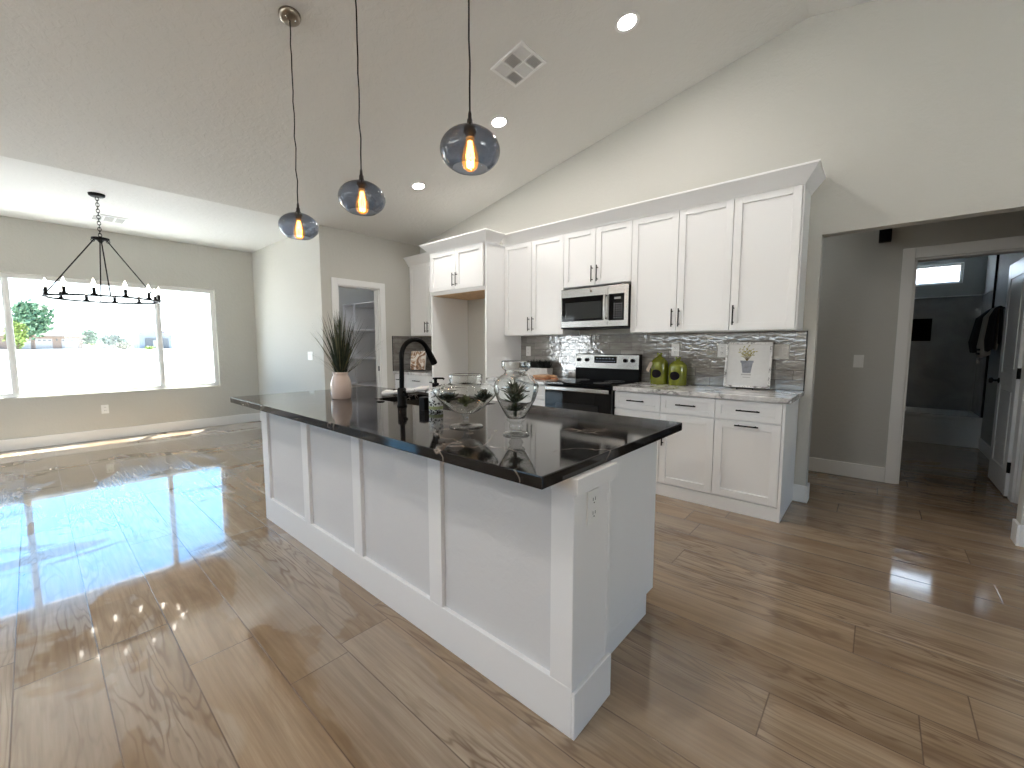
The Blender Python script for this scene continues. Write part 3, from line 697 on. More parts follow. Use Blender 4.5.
# ================================================================== wall plates
def plate_y(name, x0, x1, z0, z1, y, label, kind='outlet', mat='white_plastic'):
    """cover plate on a wall facing -y"""
    o = thing(name, ((x0+x1)/2, y, z0), label, 'outlet' if kind == 'outlet' else 'switch')
    obj('cover_plate', MB().box(x0, x1, y-.006, y, z0, z1), M[mat], o, .002)
    n = max(1, round((x1-x0)/.06)); w = (x1-x0)/n
    for i in range(n):
        xc = x0+w*(i+.5); zc = (z0+z1)/2
        if kind == 'outlet':
            for q in (-.022, .022):
                s_ = obj('socket', MB().box(xc-.015, xc+.015, y-.0075, y-.006, zc+q-.016, zc+q+.016), M[mat], o, .001)
                obj('slot', MB().box(xc-.008, xc-.0055, y-.0082, y-.0075, zc+q-.002, zc+q+.009).box(xc+.0055, xc+.008, y-.0082, y-.0075, zc+q-.002, zc+q+.009).box(xc-.002, xc+.002, y-.0082, y-.0075, zc+q-.011, zc+q-.007), M['darkcavity'], s_)
        else:
            obj('rocker', MB().box(xc-.017, xc+.017, y-.009, y-.006, zc-.034, zc+.034), M[mat], o, .002)
    return o
yt = W-.0115
plate_y('wall_outlet', -3.32, -3.25, 1.155, 1.272, yt, 'white outlet on the tile above the black plant box')
plate_y('wall_outlet', -1.51, -1.437, 1.180, 1.300, yt, 'white outlet on the tile above the green canisters')
plate_y('wall_outlet', -1.095, -1.022, 1.175, 1.295, yt, 'white outlet on the tile left of the framed plant print')
plate_y('light_switch', -.672, -.553, 1.168, 1.290, yt, 'beige double switch plate on the tile right of the framed print', 'switch', 'grey_plastic')
plate_y('light_switch', -.179, -.104, 1.072, 1.192, H, 'white single switch plate on the grey hall wall', 'switch')
plate_y('light_switch', -5.95, -5.80, 1.085, 1.200, YD, 'white switch plate on the bright dining wall', 'switch')
o = thing('wall_outlet', (D, .612, .355), 'white outlet low on the wall under the dining window', 'outlet')
obj('cover_plate', MB().box(D, D+.006, .575, .650, .355, .475), M['white_plastic'], o, .002)
for zc in (.393, .437):
    s_ = obj('socket', MB().box(D+.006, D+.0075, .596, .629, zc-.016, zc+.016), M['white_plastic'], o, .001)
    obj('slot', MB().box(D+.0075, D+.0082, .604, .607, zc-.002, zc+.009).box(D+.0075, D+.0082, .618, .621, zc-.002, zc+.009), M['darkcavity'], s_)

# ================================================================== lights of the room
VT = math.atan(SL)
VM = Matrix.Rotation(-VT, 4, 'Y')          # local z -> normal of the left vault slope
def can_light(x, y, label, power=7):
    z = vz(x); left = x < RX
    rot = Matrix.Rotation(-VT if left else VT, 4, 'Y')
    r = thing('recessed_light', (x, y, z), label, 'light', 'recessed ceiling lights')
    obj('trim_ring', MB().lathe([(.062, -.001), (.066, -.006), (.088, -.005), (.092, .002), (.062, .004)], (x, y, z), 40, rot), M['trim'], r)
    obj('lens', MB().lathe([(0, -.003), (.064, -.003), (.064, .001), (0, .001)], (x, y, z), 40, rot), M['led'], r)
    d = bpy.data.lights.new('recessed_lamp', 'AREA'); d.shape = 'DISK'; d.size = .13; d.energy = power; d.color = (1, .95, .89)
    l = bpy.data.objects.new('recessed_lamp', d); COL.objects.link(l); l.parent = r
    l.rotation_euler = rot.to_euler(); l.location = rot @ Vector((0, 0, -.012))
can_light(-1.503, 2.976, 'recessed ceiling light nearest the ridge, above the right-hand wall cabinets')
can_light(-2.78, 2.998, 'recessed ceiling light close to the square ceiling vent, above the range')
can_light(-4.067, 3.034, 'recessed ceiling light in front of the fridge alcove, farthest left')
for i, (x, y) in enumerate(((-4.0, -.6), (-1.5, -.6), (-4.0, -2.8), (-1.5, -2.8), (1.0, -2.8), (3.0, -2.4))):  # lamps added out of view to fill the room with light
    can_light(x, y, 'unseen recessed ceiling light added behind the camera as fill', 13)
# ceiling vent on the vault
vc = Vector((-2.24, 2.64, vz(-2.24)))
r = thing('ceiling_vent', vc, 'square white ceiling vent with louvres on the sloped ceiling', 'vent')
def V_(mb): return mb.xf(Matrix.Translation(vc) @ VM)
hw, hd = .163, .150
obj('frame', V_(MB().box(-hw, hw, -hd, -hd+.022, -.012, .002).box(-hw, hw, hd-.022, hd, -.012, .002).box(-hw, -hw+.022, -hd+.022, hd-.022, -.012, .002).box(hw-.022, hw, -hd+.022, hd-.022, -.012, .002)
    .box(-hw+.022, hw-.022, -.008, .008, -.0115, .002).box(-.060, -.046, -hd+.022, hd-.022, -.0118, .002).box(.046, .060, -hd+.022, hd-.022, -.0118, .002)), M['trim'], r, .002)
obj('backing', V_(MB().box(-hw+.01, hw-.01, -hd+.01, hd-.01, -.001, .002)), simple('vent_duct_grey', (.5, .5, .49), .8), r)
cells = [(-.141, -.060), (-.046, .046), (.060, .141)]
for ci, (a, b_) in enumerate(cells):
    for ri, (c, d) in enumerate(((-.128, -.008), (.008, .128))):
        m_ = MB()
        if (ci+ri) % 2:
            n = 9
            for i in range(n):
                q = c+(d-c)*(i+.5)/n; m_.prism([(q-.005, -.010), (q+.003, -.002), (q+.005, -.003), (q-.003, -.011)], 'x', a, b_)
        else:
            n = 7
            for i in range(n):
                q = a+(b_-a)*(i+.5)/n; m_.prism([(q-.005, -.010), (q+.003, -.002), (q+.005, -.003), (q-.003, -.011)], 'y', c, d)
        obj('louvre', V_(m_), M['trim'], r)
# flat vent on the dining ceiling
r = thing('ceiling_vent', (-7.15, .725, DC), 'white three-bay vent on the flat dining ceiling behind the chandelier', 'vent')
obj('frame', MB().box(-7.335, -6.965, .565, .590, DC-.010, DC).box(-7.335, -6.965, .865, .890, DC-.010, DC).box(-7.335, -7.28, .590, .865, DC-.010, DC).box(-7.02, -6.965, .590, .865, DC-.01, DC)
    .box(-7.28, -7.02, .67, .69, DC-.01, DC).box(-7.28, -7.02, .77, .79, DC-.01, DC), M['trim'], r, .002)
m_ = MB()
for a, b_ in ((.59, .67), (.69, .77), (.79, .865)):
    for i in range(8):
        q = -7.28+.26*(i+.5)/8; m_.box(q-.008, q+.008, a, b_, DC-.008, DC-.004)
obj('louvre', m_, simple('vent_louvre_grey', (.55, .55, .54), .5), r)
# pendants
PYy = 1.198; GZ = 1.962
def globe_profile(R=.119, zc=.085, op=.064):
    pr = []
    a0 = -math.acos(op/R)*.95
    for i in range(25):
        a = a0+(math.radians(82)-a0)*i/24
        rr = R*math.cos(a); zz = zc + (.084 if a < 0 else .086)*math.sin(a)
        pr.append((rr, zz))
    return pr
def pendant(x, label):
    zt = vz(x); z0 = GZ
    r = thing('pendant_lamp', (x, PYy, z0), label, 'pendant lamp', 'smoky glass pendant lamps over the island')
    rot = Matrix.Rotation(-VT, 4, 'Y')
    c = obj('canopy', MB().lathe([(0, -.030), (.045, -.029), (.058, -.024), (.063, -.012), (.064, .003), (0, .003)], (x, PYy, zt), 36, rot), M['nickel'], r)
    for q in (-.028, .028):
        p = rot @ Vector((.012, q, -.031)); obj('screw', MB().lathe([(0, -.004), (.005, -.003), (.005, .002)], (x+p.x, PYy+p.y, zt+p.z), 12), M['steel'], c)
    wob = [(x+.004*math.sin(i*1.9+x*7), PYy+.003*math.sin(i*2.3+x), z0+.232+(zt-.03-z0-.232)*i/16) for i in range(17)]
    wob[0] = (x, PYy, z0+.230); wob[-1] = (x, PYy, zt-.026)
    obj('cord', MB().tube(wob, .0035, 8), M['blackplastic'], r)
    obj('socket', MB().lathe([(0, .235), (.0045, .234), (.007, .222), (.008, .205), (.0115, .200), (.012, .182), (.020, .174), (.024, .168), (.026, .152), (.018, .148), (.018, .134), (0, .134)], (x, PYy, z0), 24), M['bronze'], r)
    g = globe_profile()
    gi = [(max(q-.003, .001), z+(-.002 if z > .1 else .001)) for q, z in reversed(g)]
    obj('glass_shade', MB().lathe(g+[(g[-1][0]*.6, g[-1][1]+.004)], (x, PYy, z0), 48), M['smoke'], r)
    b = obj('bulb', MB().lathe([(.015, .136), (.017, .118), (.024, .092), (.032, .060), (.033, .040), (.027, .020), (.014, .009), (.001, .006)], (x, PYy, z0), 28), M['bulbglass'], r)
    m_ = MB()
    for k in range(8):
        a = 2*PI*k/8; m_.tube([(x+.006*math.cos(a), PYy+.006*math.sin(a), z0+.120), (x+.015*math.cos(a+.3), PYy+.015*math.sin(a+.3), z0+.064), (x+.012*math.cos(a+.6), PYy+.012*math.sin(a+.6), z0+.022)], .0030, 5)
    obj('filament', m_, M['filament'], b)
    d = bpy.data.lights.new('pendant_glow', 'POINT'); d.energy = 3; d.shadow_soft_size = .02; d.color = (1, .62, .3)
    l = bpy.data.objects.new('pendant_glow', d); COL.objects.link(l); l.parent = r; l.location = (0, 0, .07)
pendant(-2.884, 'leftmost smoky glass pendant lamp, the one with its nickel ceiling canopy in view')
pendant(-2.093, 'middle one of the three smoky glass pendant lamps')
pendant(-1.267, 'smoky glass pendant lamp hanging nearest, below the square ceiling vent')
# chandelier
cx, cy = -6.10, .546; RZc = 1.752
r = thing('chandelier', (cx, cy, RZc), 'black ring chandelier with candle bulbs hanging in front of the dining window', 'chandelier')
obj('canopy', MB().lathe([(0, -.03), (.05, -.028), (.062, -.02), (.066, 0), (0, 0)], (cx, cy, DC), 32), M['black'], r)
m_ = MB(); n = 13; z0, z1 = 2.395, DC-.03
for i in range(n):
    z = z0+(z1-z0)*(i+.5)/n; m_.torus((cx, cy, z), .013, .003, Matrix.Rotation(PI/2, 4, 'X') if i % 2 else Matrix.Rotation(PI/2, 4, 'Y') @ Matrix.Rotation(PI/2, 4, 'Z'), 14, 6, 1 if i % 2 == 0 else .75, 1.55)
obj('chain', m_, M['black'], r)
obj('hub', MB().lathe([(0, 2.40), (.012, 2.398), (.014, 2.385), (.07, 2.382), (.07, 2.366), (.03, 2.36), (.012, 2.335), (0, 2.33)], (cx, cy, 0), 28), M['black'], r)
RR = .432
for k in range(4):
    a = PI/2*k
    p0 = (cx+.045*math.cos(a), cy+.045*math.sin(a), 2.368); p1 = (cx+(RR)*math.cos(a), cy+RR*math.sin(a), RZc+.012)
    obj('rod', MB().tube([p0, p1], .0055, 8).torus((p0[0]+.012*math.cos(a), p0[1]+.012*math.sin(a), p0[2]-.015), .014, .003, Matrix.Rotation(PI/2, 4, 'X') @ Matrix.Rotation(a, 4, 'Y'), 12, 6), M['black'], r)
m_ = MB(); n = 64; vs = []
for i in range(n):
    a = 2*PI*i/n
    for q, z in ((RR-.012, 0), (RR+.012, 0), (RR+.012, .016), (RR-.012, .016)): vs.append((cx+q*math.cos(a), cy+q*math.sin(a), RZc+z))
m_.add(vs, [(i*4+k, ((i+1) % n)*4+k, ((i+1) % n)*4+(k+1) % 4, i*4+(k+1) % 4) for i in range(n) for k in range(4)])
fixn(obj('ring', m_, M['black'], r))
for k in range(12):
    a = 2*PI*(k+.5)/12; x, y = cx+RR*math.cos(a), cy+RR*math.sin(a)
    c = obj('candle_holder', MB().lathe([(0, .016), (.026, .018), (.026, .024), (.013, .028), (.013, .085), (0, .085)], (x, y, RZc), 20), M['black'], r)
    obj('candle_bulb', MB().lathe([(.006, .085), (.012, .095), (.017, .115), (.013, .14), (.005, .16), (.001, .172)], (x, y, RZc), 16), M['candle'], c)

# ================================================================== things on the island
def blade(mb, base, tip, bend, w, n=6):
    base = Vector(base); tip = Vector(tip); pts = []
    for i in range(n+1):
        t = i/n; p = base.lerp(tip, t); p.z += bend*math.sin(PI*t*.9); pts.append(p)
    side = (tip-base).cross(Vector((0, 0, 1))); side = side.normalized() if side.length > 1e-4 else Vector((1, 0, 0))
    side = (side + Vector((random.uniform(-.5, .5), random.uniform(-.5, .5), 0))).normalized()
    vs = []
    for i, p in enumerate(pts):
        ww = w*(1-(i/n)**1.6)*.5+.0004; up = Vector((0, 0, .25*ww))
        vs += [p-side*ww, p+up, p+side*ww]
    fs = []
    for i in range(n): fs += [(3*i, 3*i+1, 3*i+4, 3*i+3), (3*i+1, 3*i+2, 3*i+5, 3*i+4)]
    mb.add(vs, fs, True)
vx, vy = -2.79, 1.395
M['vase'] = simple('cream_glaze', (.62, .50, .43), .18, nscale=6, namp=.05, coat=.4)
M['grass1'] = simple('dark_green_grass', (.030, .042, .022), .6, nscale=25, namp=.6)
M['grass2'] = simple('olive_dry_grass', (.13, .125, .06), .6, nscale=25, namp=.4)
r = thing('grass_vase', (vx, vy, CT), 'cream ceramic vase of dark ornamental grass on the island', 'vase')
vp = [(0, 0), (.058, 0), (.063, .006), (.067, .04), (.0675, .085), (.064, .12), (.055, .148), (.048, .162), (.048, .172), (.055, .184), (.050, .184), (.043, .172), (.043, .160), (.058, .12), (.058, .02), (0, .02)]
obj('vase', MB().lathe(vp, (vx, vy, CT), 40), M['vase'], r)
g1_, g2_ = MB(), MB()
for i in range(170):
    a = random.uniform(0, 2*PI); q = random.random()**.9; sp = q*.20 if i % 6 else random.uniform(.18, .33)
    h = random.uniform(.26, .42)*(1-.5*(sp/.4)**2) if i % 9 else random.uniform(.05, .2)
    b0 = (vx+.028*random.random()*math.cos(a), vy+.028*random.random()*math.sin(a), CT+.15)
    tp = (vx+sp*math.cos(a), vy+sp*math.sin(a), CT+.185+h)
    blade(g1_ if i % 4 else g2_, b0, tp, random.uniform(.0, .07), random.uniform(.005, .009))
for i in range(110):
    a = random.uniform(0, 2*PI); sp = random.uniform(.02, .085)
    blade(g1_, (vx+.03*math.cos(a), vy+.03*math.sin(a), CT+.15), (vx+sp*math.cos(a), vy+sp*math.sin(a), CT+.185+random.uniform(.08, .22)), .01, .010)
obj('grass', g1_, M['grass1'], r); obj('dry_grass', g2_, M['grass2'], r)
# faucet
fx_, fy_ = -2.15, 1.452
r = thing('faucet', (fx_, fy_, CT), 'matt black gooseneck pull-down faucet on the island', 'faucet')
obj('base', MB().lathe([(0, 0), (.030, 0), (.030, .008), (.026, .012), (.026, .105), (.019, .112), (0, .112)], (fx_, fy_, CT), 28), M['black'], r)
pts = [(fx_, fy_, CT+.10), (fx_, fy_+.002, 1.10), (fx_, fy_+.004, 1.215)]
for i in range(13):
    a = PI - i/12*math.radians(150); pts.append((fx_, fy_+.104+.100*math.cos(a), 1.215+.100*math.sin(a)))
e = Vector(pts[-1]); d = Vector((0, .5, -.866))
obj('spout', MB().tube(pts, .0145, 16), M['black'], r)
obj('spray_head', MB().tube([e, e+d*.02, e+d*.05, e+d*.11, e+d*.118], [.0155, .018, .019, .022, .020], 20), M['black'], r)
obj('lever', MB().tube([(fx_+.02, fy_, CT+.07), (fx_+.045, fy_, CT+.075)], .011, 12).tube([(fx_+.04, fy_, CT+.075), (fx_+.055, fy_-.03, CT+.10)], [.006, .005], 10), M['black'], r)
# sink air switch
o = obj('air_switch', MB().lathe([(0, .006), (.018, .006), (.026, .003), (.027, 0), (0, 0)], (-2.43, 1.478, CT), 24), M['black']); tag(o, 'small round black button on the worktop left of the faucet', 'button')
# soap dispenser
ox, oy = -1.84, 1.462
r = thing('soap_dispenser', (ox, oy, CT), 'printed clear soap bottle with a black pump beside the faucet', 'soap dispenser')
def mk_print():
    m, nt, b, out = new_mat('clear_bottle_with_dark_leaf_print'); co = objco(nt)
    n = noise(nt, co, 75, 2, .5, .8); f = ramp(nt, n, [(.53, (0, 0, 0)), (.56, (1, 1, 1))])
    nt.links.new(mixc(nt, f, (.66, .67, .64), (.03, .03, .03)), b.inputs['Base Color']); b.inputs['Roughness'].default_value = .1; b.inputs['Coat Weight'].default_value = .6
    return m
obj('bottle', MB().lathe([(0, 0), (.036, 0), (.039, .004), (.039, .115), (.034, .126), (.016, .132), (.016, .140), (0, .140)], (ox, oy, CT), 32), mk_print(), r)
obj('soap', MB().lathe([(.0394, .014), (.0396, .016), (.0396, .030), (.0394, .032)], (ox, oy, CT), 32), simple('green_soap', (.25, .28, .13), .25), r)
obj('pump', MB().lathe([(0, .138), (.019, .138), (.019, .158), (.009, .160), (.009, .178), (.016, .180), (.016, .188), (0, .188)], (ox, oy, CT), 20).tube([(ox, oy, CT+.184), (ox+.028, oy+.028, CT+.184), (ox+.034, oy+.034, CT+.178)], .0055, 8), M['blackplastic'], r)
o = obj('sponge_holder', MB().box(-1.955, -1.905, 1.432, 1.478, CT, CT+.072).box(-1.950, -1.910, 1.437, 1.473, CT+.072, CT+.074), M['blackplastic'], bevel=.004); tag(o, 'small square black caddy between the faucet and the soap bottle', 'caddy')
# dish towel by the sink
def mk_towel():
    m, nt, b, out = new_mat('white_towel_with_grey_print'); co = objco(nt)
    n = noise(nt, co, 26, 3, .6, .6); f = ramp(nt, n, [(.60, (0, 0, 0)), (.66, (.6, .6, .6))])
    nt.links.new(mixc(nt, f, (.78, .78, .77), (.28, .27, .26)), b.inputs['Base Color']); b.inputs['Roughness'].default_value = .8
    bump(nt, b, noise(nt, co, 300, 2), .2, .002); return m
M['towel'] = mk_towel()
def pillow_sheet(path, width, th, mat, name, dirw):
    """folded cloth: a strip following path (centre line) with a rounded thick section"""
    mb = MB(); sec = 16; vs = []; dw = Vector(dirw).normalized()
    for i, p in enumerate(path):
        p = Vector(p)
        for k in range(sec):
            a = 2*PI*k/sec; c_, s_ = math.cos(a), math.sin(a)
            e_ = 0.55; xx = math.copysign(abs(c_)**e_, c_); zz = math.copysign(abs(s_)**e_, s_)
            tt = th*(1+.15*math.sin(i*1.3)); vs.append(p+dw*(xx*width/2)+Vector((0, 0, zz*tt/2+tt/2+.003*math.sin(i*2+k))))
    n = len(path); fs = [(i*sec+k, i*sec+(k+1) % sec, (i+1)*sec+(k+1) % sec, (i+1)*sec+k) for i in range(n-1) for k in range(sec)]
    fs += [tuple(range(sec)), tuple(range(n*sec-1, n*sec-sec-1, -1))]
    mb.add(vs, fs, True); return fixn(obj(name, mb, mat))
o = pillow_sheet([(-2.705+.013*i, 1.660+.0225*i, CT+.0035+.0022*i) for i in range(14)], .10, .030, M['towel'], 'dish_towel', (.8, -.6, 0)); tag(o, 'white folded dish towel with grey print beside the sink', 'towel')
# glass bowl on a foot
def glass_shell(prof, th): 
    inner = [(max(r_-th, .0005), z+(th if i == 0 else 0)) for i, (r_, z) in enumerate(prof)]
    return prof + inner[::-1]
M['succ1'] = simple('dark_succulent_leaf', (.028, .045, .025), .45, nscale=30, namp=.5)
M['succ2'] = simple('olive_succulent_leaf', (.14, .17, .075), .45, nscale=30, namp=.4)
def rosette(mb, c, R, n, up=.6, w=.016, rings=3):
    c = Vector(c)
    for j in range(rings):
        for k in range(n):
            a = 2*PI*k/n + j*.4+random.uniform(-.15, .15); el = math.radians(20+j*26*up+random.uniform(-10, 10)); L = R*(1-.16*j)*random.uniform(.85, 1.1)
            d_ = Vector((math.cos(a)*math.cos(el), math.sin(a)*math.cos(el), math.sin(el))); s_ = Vector((-math.sin(a), math.cos(a), 0)); u_ = d_.cross(s_)*-1
            vs = []; prof = [(0, .35), (.35, .9), (.65, 1.0), (.88, .6), (1.0, .05)]
            for t, q in prof:
                p = c+d_*L*t+Vector((0, 0, .12*L*t*t))
                vs += [p-s_*w*q*.5, p+u_*w*q*.22, p+s_*w*q*.5, p-u_*w*q*.22]
            fs = [(4*i+m_, 4*i+(m_+1) % 4, 4*i+4+(m_+1) % 4, 4*i+4+m_) for i in range(4) for m_ in range(4)]
            mb.add(vs, fs, True)
bx, by = -1.385, 1.27
r = thing('glass_terrarium_bowl', (bx, by, CT), 'wide footed clear glass bowl with succulents on the island', 'glass bowl')
foot = [(0, 0), (.070, 0), (.0745, .0005), (.0765, .003), (.0745, .0055), (.069, .0065), (.04, .0085), (.025, .0115), (.013, .020), (.011, .035), (.015, .048), (.024, .0570), (0, .0575)]
obj('foot', MB().lathe(foot, (bx, by, CT), 40), M['clear'], r)
bowl = [(.001, .058), (.03, .060), (.060, .072), (.095, .098), (.128, .132), (.143, .155), (.146, .166), (.138, .180), (.112, .190), (.082, .193), (.072, .198), (.071, .206), (.074, .211), (.0745, .215), (.0745, .233), (.0743, .2355), (.0730, .2365)]
obj('bowl', MB().lathe(bowl+[(.0722, .2363)]+[(q-.003, z+(.003 if z < .12 else 0)) for q, z in reversed(bowl[:-1])], (bx, by, CT), 56), M['solid'], r)
def succulent(name, c, R, n, mat, label, cat='succulent', **k):
    mb = MB(); rosette(mb, c, R, n, **k); rosette(mb, (c[0], c[1], c[2]+R*.25), R*.7, n, **k)
    mb.lathe([(0, -.012), (.010, -.008), (.010, .012), (0, .014)], c, 8)
    o = obj(name, mb, mat); tag(o, label, cat, 'succulents in the glass vessels'); return o
succulent('succulent', (bx-.060, by-.052, CT+.116), .052, 11, M['succ1'], 'dark green succulent at the left of the glass bowl', w=.020)
succulent('succulent', (bx+.002, by-.002, CT+.100), .050, 11, M['succ2'], 'olive green succulent in the middle of the glass bowl', w=.013, up=1.5)
succulent('succulent', (bx+.058, by+.056, CT+.118), .054, 9, M['succ1'], 'dark green succulent at the right of the glass bowl', w=.020, up=1.3)
# glass urn
jx, jy = -1.105, 1.29
r = thing('glass_terrarium_jar', (jx, jy, CT), 'tall footed clear glass jar with an air plant, nearest the island corner', 'glass jar')
obj('foot', MB().lathe([(0, 0), (.049, 0), (.0535, .0005), (.055, .003), (.0535, .006), (.048, .0075), (.03, .0095), (.019, .018), (.027, .026), (.030, .034), (.026, .043), (.022, .048), (.032, .055), (.038, .062), (.034, .067), (0, .0675)], (jx, jy, CT), 40), M['clear'], r)
body = [(.001, .068), (.036, .070), (.044, .082), (.060, .110), (.078, .145), (.090, .180), (.092, .200), (.084, .222), (.066, .240), (.050, .248), (.046, .256), (.046, .264), (.055, .269), (.0585, .274), (.059, .278), (.059, .298), (.0588, .3008), (.0575, .302)]
obj('jar', MB().lathe(body+[(.0566, .3018)]+[(q-.003, z+(.003 if z < .09 else 0)) for q, z in reversed(body[:-1])], (jx, jy, CT), 56), M['solid'], r)
mb = MB()
for j in range(3): rosette(mb, (jx-.006, jy, CT+.095+.035*j), .066 if j else .045, 13, 1.0, .011)
mb.tube([(jx-.006, jy, CT+.072), (jx-.004, jy, CT+.17)], .007, 8)
for i in range(46):
    a = random.uniform(0, 2*PI); q = random.uniform(.03, .074); blade(mb, (jx-.006, jy, CT+.13), (jx+q*math.cos(a), jy+q*math.sin(a), CT+.17+random.uniform(-.04, .06)), .03, .008)
o = obj('air_plant', mb, simple('air_plant_leaf', (.060, .078, .045), .5, nscale=40, namp=.6)); tag(o, 'spiky dark green air plant inside the tall glass jar', 'plant', 'succulents in the glass vessels')

# ================================================================== things on the marble worktops
M['green'] = simple('olive_green_glaze', (.16, .18, .014), .16, nscale=9, namp=.25, coat=.5)
M['chalk'] = simple('black_chalk_label', (.010, .008, .010), .8, 0, .08)
def canister(x, y, h, lab, tagged):
    r = thing('green_canister', (x, y, CT), lab, 'canister', 'olive green canisters')
    R = .083
    obj('body', MB().lathe([(0, 0), (R-.004, 0), (R, .005), (R, h*.66), (R-.003, h*.74), (R-.02, h*.82), (.048, h*.86), (.046, h*.88), (.030, h*.90), (.022, h*.93), (0, h*.93)], (x, y, CT), 40), M['green'], r)
    m_ = MB().lathe([(.024, h*.92), (.018, h*.95), (.010, h*.965), (0, h*.97)], (x, y, CT), 20)
    m_.torus((x-.012, y, CT+h*.985), .010, .006, Matrix.Rotation(PI/2, 4, 'X') @ Matrix.Rotation(.5, 4, 'Z'), 16, 8, .8, 1.3)
    m_.torus((x+.012, y, CT+h*.99), .009, .006, Matrix.Rotation(PI/2, 4, 'X') @ Matrix.Rotation(-.5, 4, 'Z'), 16, 8, .8, 1.3)
    obj('knot', m_, M['green'], r)
    vs = []; n = 28; ang = math.atan2(-y, -x)-.36; q_ = [1.0, .75, .5, .25]
    for q in q_:
        for k in range(n):
            a = 2*PI*k/n; th = ang+.047*q*math.cos(a)/R; vs.append((x+(R+.0012)*math.cos(th), y+(R+.0012)*math.sin(th), CT+h*.36+.040*q*math.sin(a)))
    vs.append((x+(R+.0012)*math.cos(ang), y+(R+.0012)*math.sin(ang), CT+h*.36)); c_ = len(vs)-1
    lfs = [(i*n+k, i*n+(k+1) % n, (i+1)*n+(k+1) % n, (i+1)*n+k) for i in range(3) for k in range(n)] + [(3*n+k, 3*n+(k+1) % n, c_) for k in range(n)]
    l = obj('label', MB().add(vs, lfs, True), M['chalk'], r); l['label'] = 'oval black chalkboard label'
    if tagged:
        m_ = MB().tube([(x-.035, y-.03, CT+h*.86), (x-.058, y-.06, CT+h*.74), (x-.058, y-.085, CT+h*.70)], .0022, 6)
        t_ = obj('paper_tag', MB().prism([(-.018, -.05), (.018, -.05), (.018, .03), (.008, .045), (-.008, .045), (-.018, .03)], 'y', -.001, .001).xf(Matrix.Translation((x-.060, y-.088, CT+h*.60)) @ Matrix.Rotation(.42, 4, 'Y') @ Matrix.Rotation(-.35, 4, 'Z')), simple('kraft_paper', (.42, .33, .26), .8, nscale=40), r)
        obj('string', m_, M['bark'], t_)
canister(-1.578, 3.955, .285, 'taller olive green canister with a paper tag, nearest the range', True)
canister(-1.402, 3.955, .250, 'shorter olive green canister under the wall outlet, without a tag', False)
# framed print on an easel: built flat, then leaned back
r = thing('framed_print', (-.826, 3.945, CT+.012), 'square distressed white framed print of a potted plant leaning on the tile', 'picture')
px, pz, py = -.826, CT+.012, 3.945; w_, h_ = .172, .385
def mk_frame():
    m, nt, b, out = new_mat('distressed_white_paint'); co = objco(nt)
    n = noise(nt, co, 22, 5, .7, .8); f = ramp(nt, n, [(.50, (0, 0, 0)), (.60, (1, 1, 1))])
    nt.links.new(mixc(nt, f, (.78, .77, .75), (.24, .22, .21)), b.inputs['Base Color']); b.inputs['Roughness'].default_value = .5; return m
obj('frame', MB().box(px-w_, px-w_+.016, py-.024, py+.004, pz, pz+h_).box(px+w_-.016, px+w_, py-.024, py+.004, pz, pz+h_).box(px-w_, px+w_, py-.024, py+.004, pz, pz+.016).box(px-w_, px+w_, py-.024, py+.004, pz+h_-.016, pz+h_), mk_frame(), r, .002)
bd = obj('canvas', MB().box(px-w_+.012, px+w_-.012, py-.006, py+.003, pz+.012, pz+h_-.012), simple('off_white_canvas', (.72, .715, .70), .7, nscale=30, namp=.03), r)
yq = py-.0068
pot = MB().prism([(px-.035, pz+.125), (px+.025, pz+.125), (px+.036, pz+.215), (px-.050, pz+.215)], 'y', yq, yq+.001).prism([(px-.056, pz+.212), (px+.040, pz+.212), (px+.042, pz+.230), (px-.058, pz+.230)], 'y', yq-.0003, yq+.001)
obj('painted_pot', pot, simple('blue_grey_paint', (.27, .28, .31), .7, nscale=30, namp=.25), bd)
m_ = MB().box(px-.045, px+.028, yq, yq+.001, pz+.105, pz+.118).prism([(px-.03, pz+.085), (px+.02, pz+.085), (px+.028, pz+.092), (px-.036, pz+.092)], 'y', yq, yq+.001)
obj('painted_shadow', m_, simple('pale_grey_paint', (.48, .47, .46), .7), bd)
st, lf = MB(), MB()
for i in range(9):
    a = math.radians(50+80*i/8); L = random.uniform(.07, .125); q = (px-.008+L*math.cos(a)*.85, pz+.230+L*math.sin(a))
    st.tube([(px-.008, yq+.0002, pz+.226), (q[0], yq+.0002, q[1])], .0012, 4)
    for k in range(4):
        t = .45+.18*k; c = (px-.008+(q[0]-px+.008)*t, pz+.226+(q[1]-pz-.226)*t); b2 = a+(-1)**k*.9
        lf.prism([(c[0], c[1]), (c[0]+.012*math.cos(b2-.35), c[1]+.012*math.sin(b2-.35)), (c[0]+.022*math.cos(b2), c[1]+.022*math.sin(b2)), (c[0]+.012*math.cos(b2+.35), c[1]+.012*math.sin(b2+.35))], 'y', yq-.0004, yq+.0006)
obj('painted_stem', st, simple('brown_paint', (.22, .16, .05), .7), bd); obj('painted_leaf', lf, simple('ochre_green_paint', (.36, .32, .07), .7, nscale=60, namp=.5), bd)
r.rotation_euler = (-.17, 0, .06)
r2 = thing('display_easel', (-.826, 3.93, CT), 'small black wire easel holding the framed print', 'easel')
obj('front_rail', MB().tube([(-.89, 3.90, CT+.004), (-.885, 3.890, CT+.014), (-.77, 3.890, CT+.014), (-.765, 3.90, CT+.004)], .003, 8), M['black'], r2)
for x in (-.885, -.770): obj('leg', MB().tube([(x, 3.890, CT+.014), (x, 3.895, CT+.004), (x, 3.985, CT+.004), (x, 4.02, CT+.20)], .003, 8), M['black'], r2)
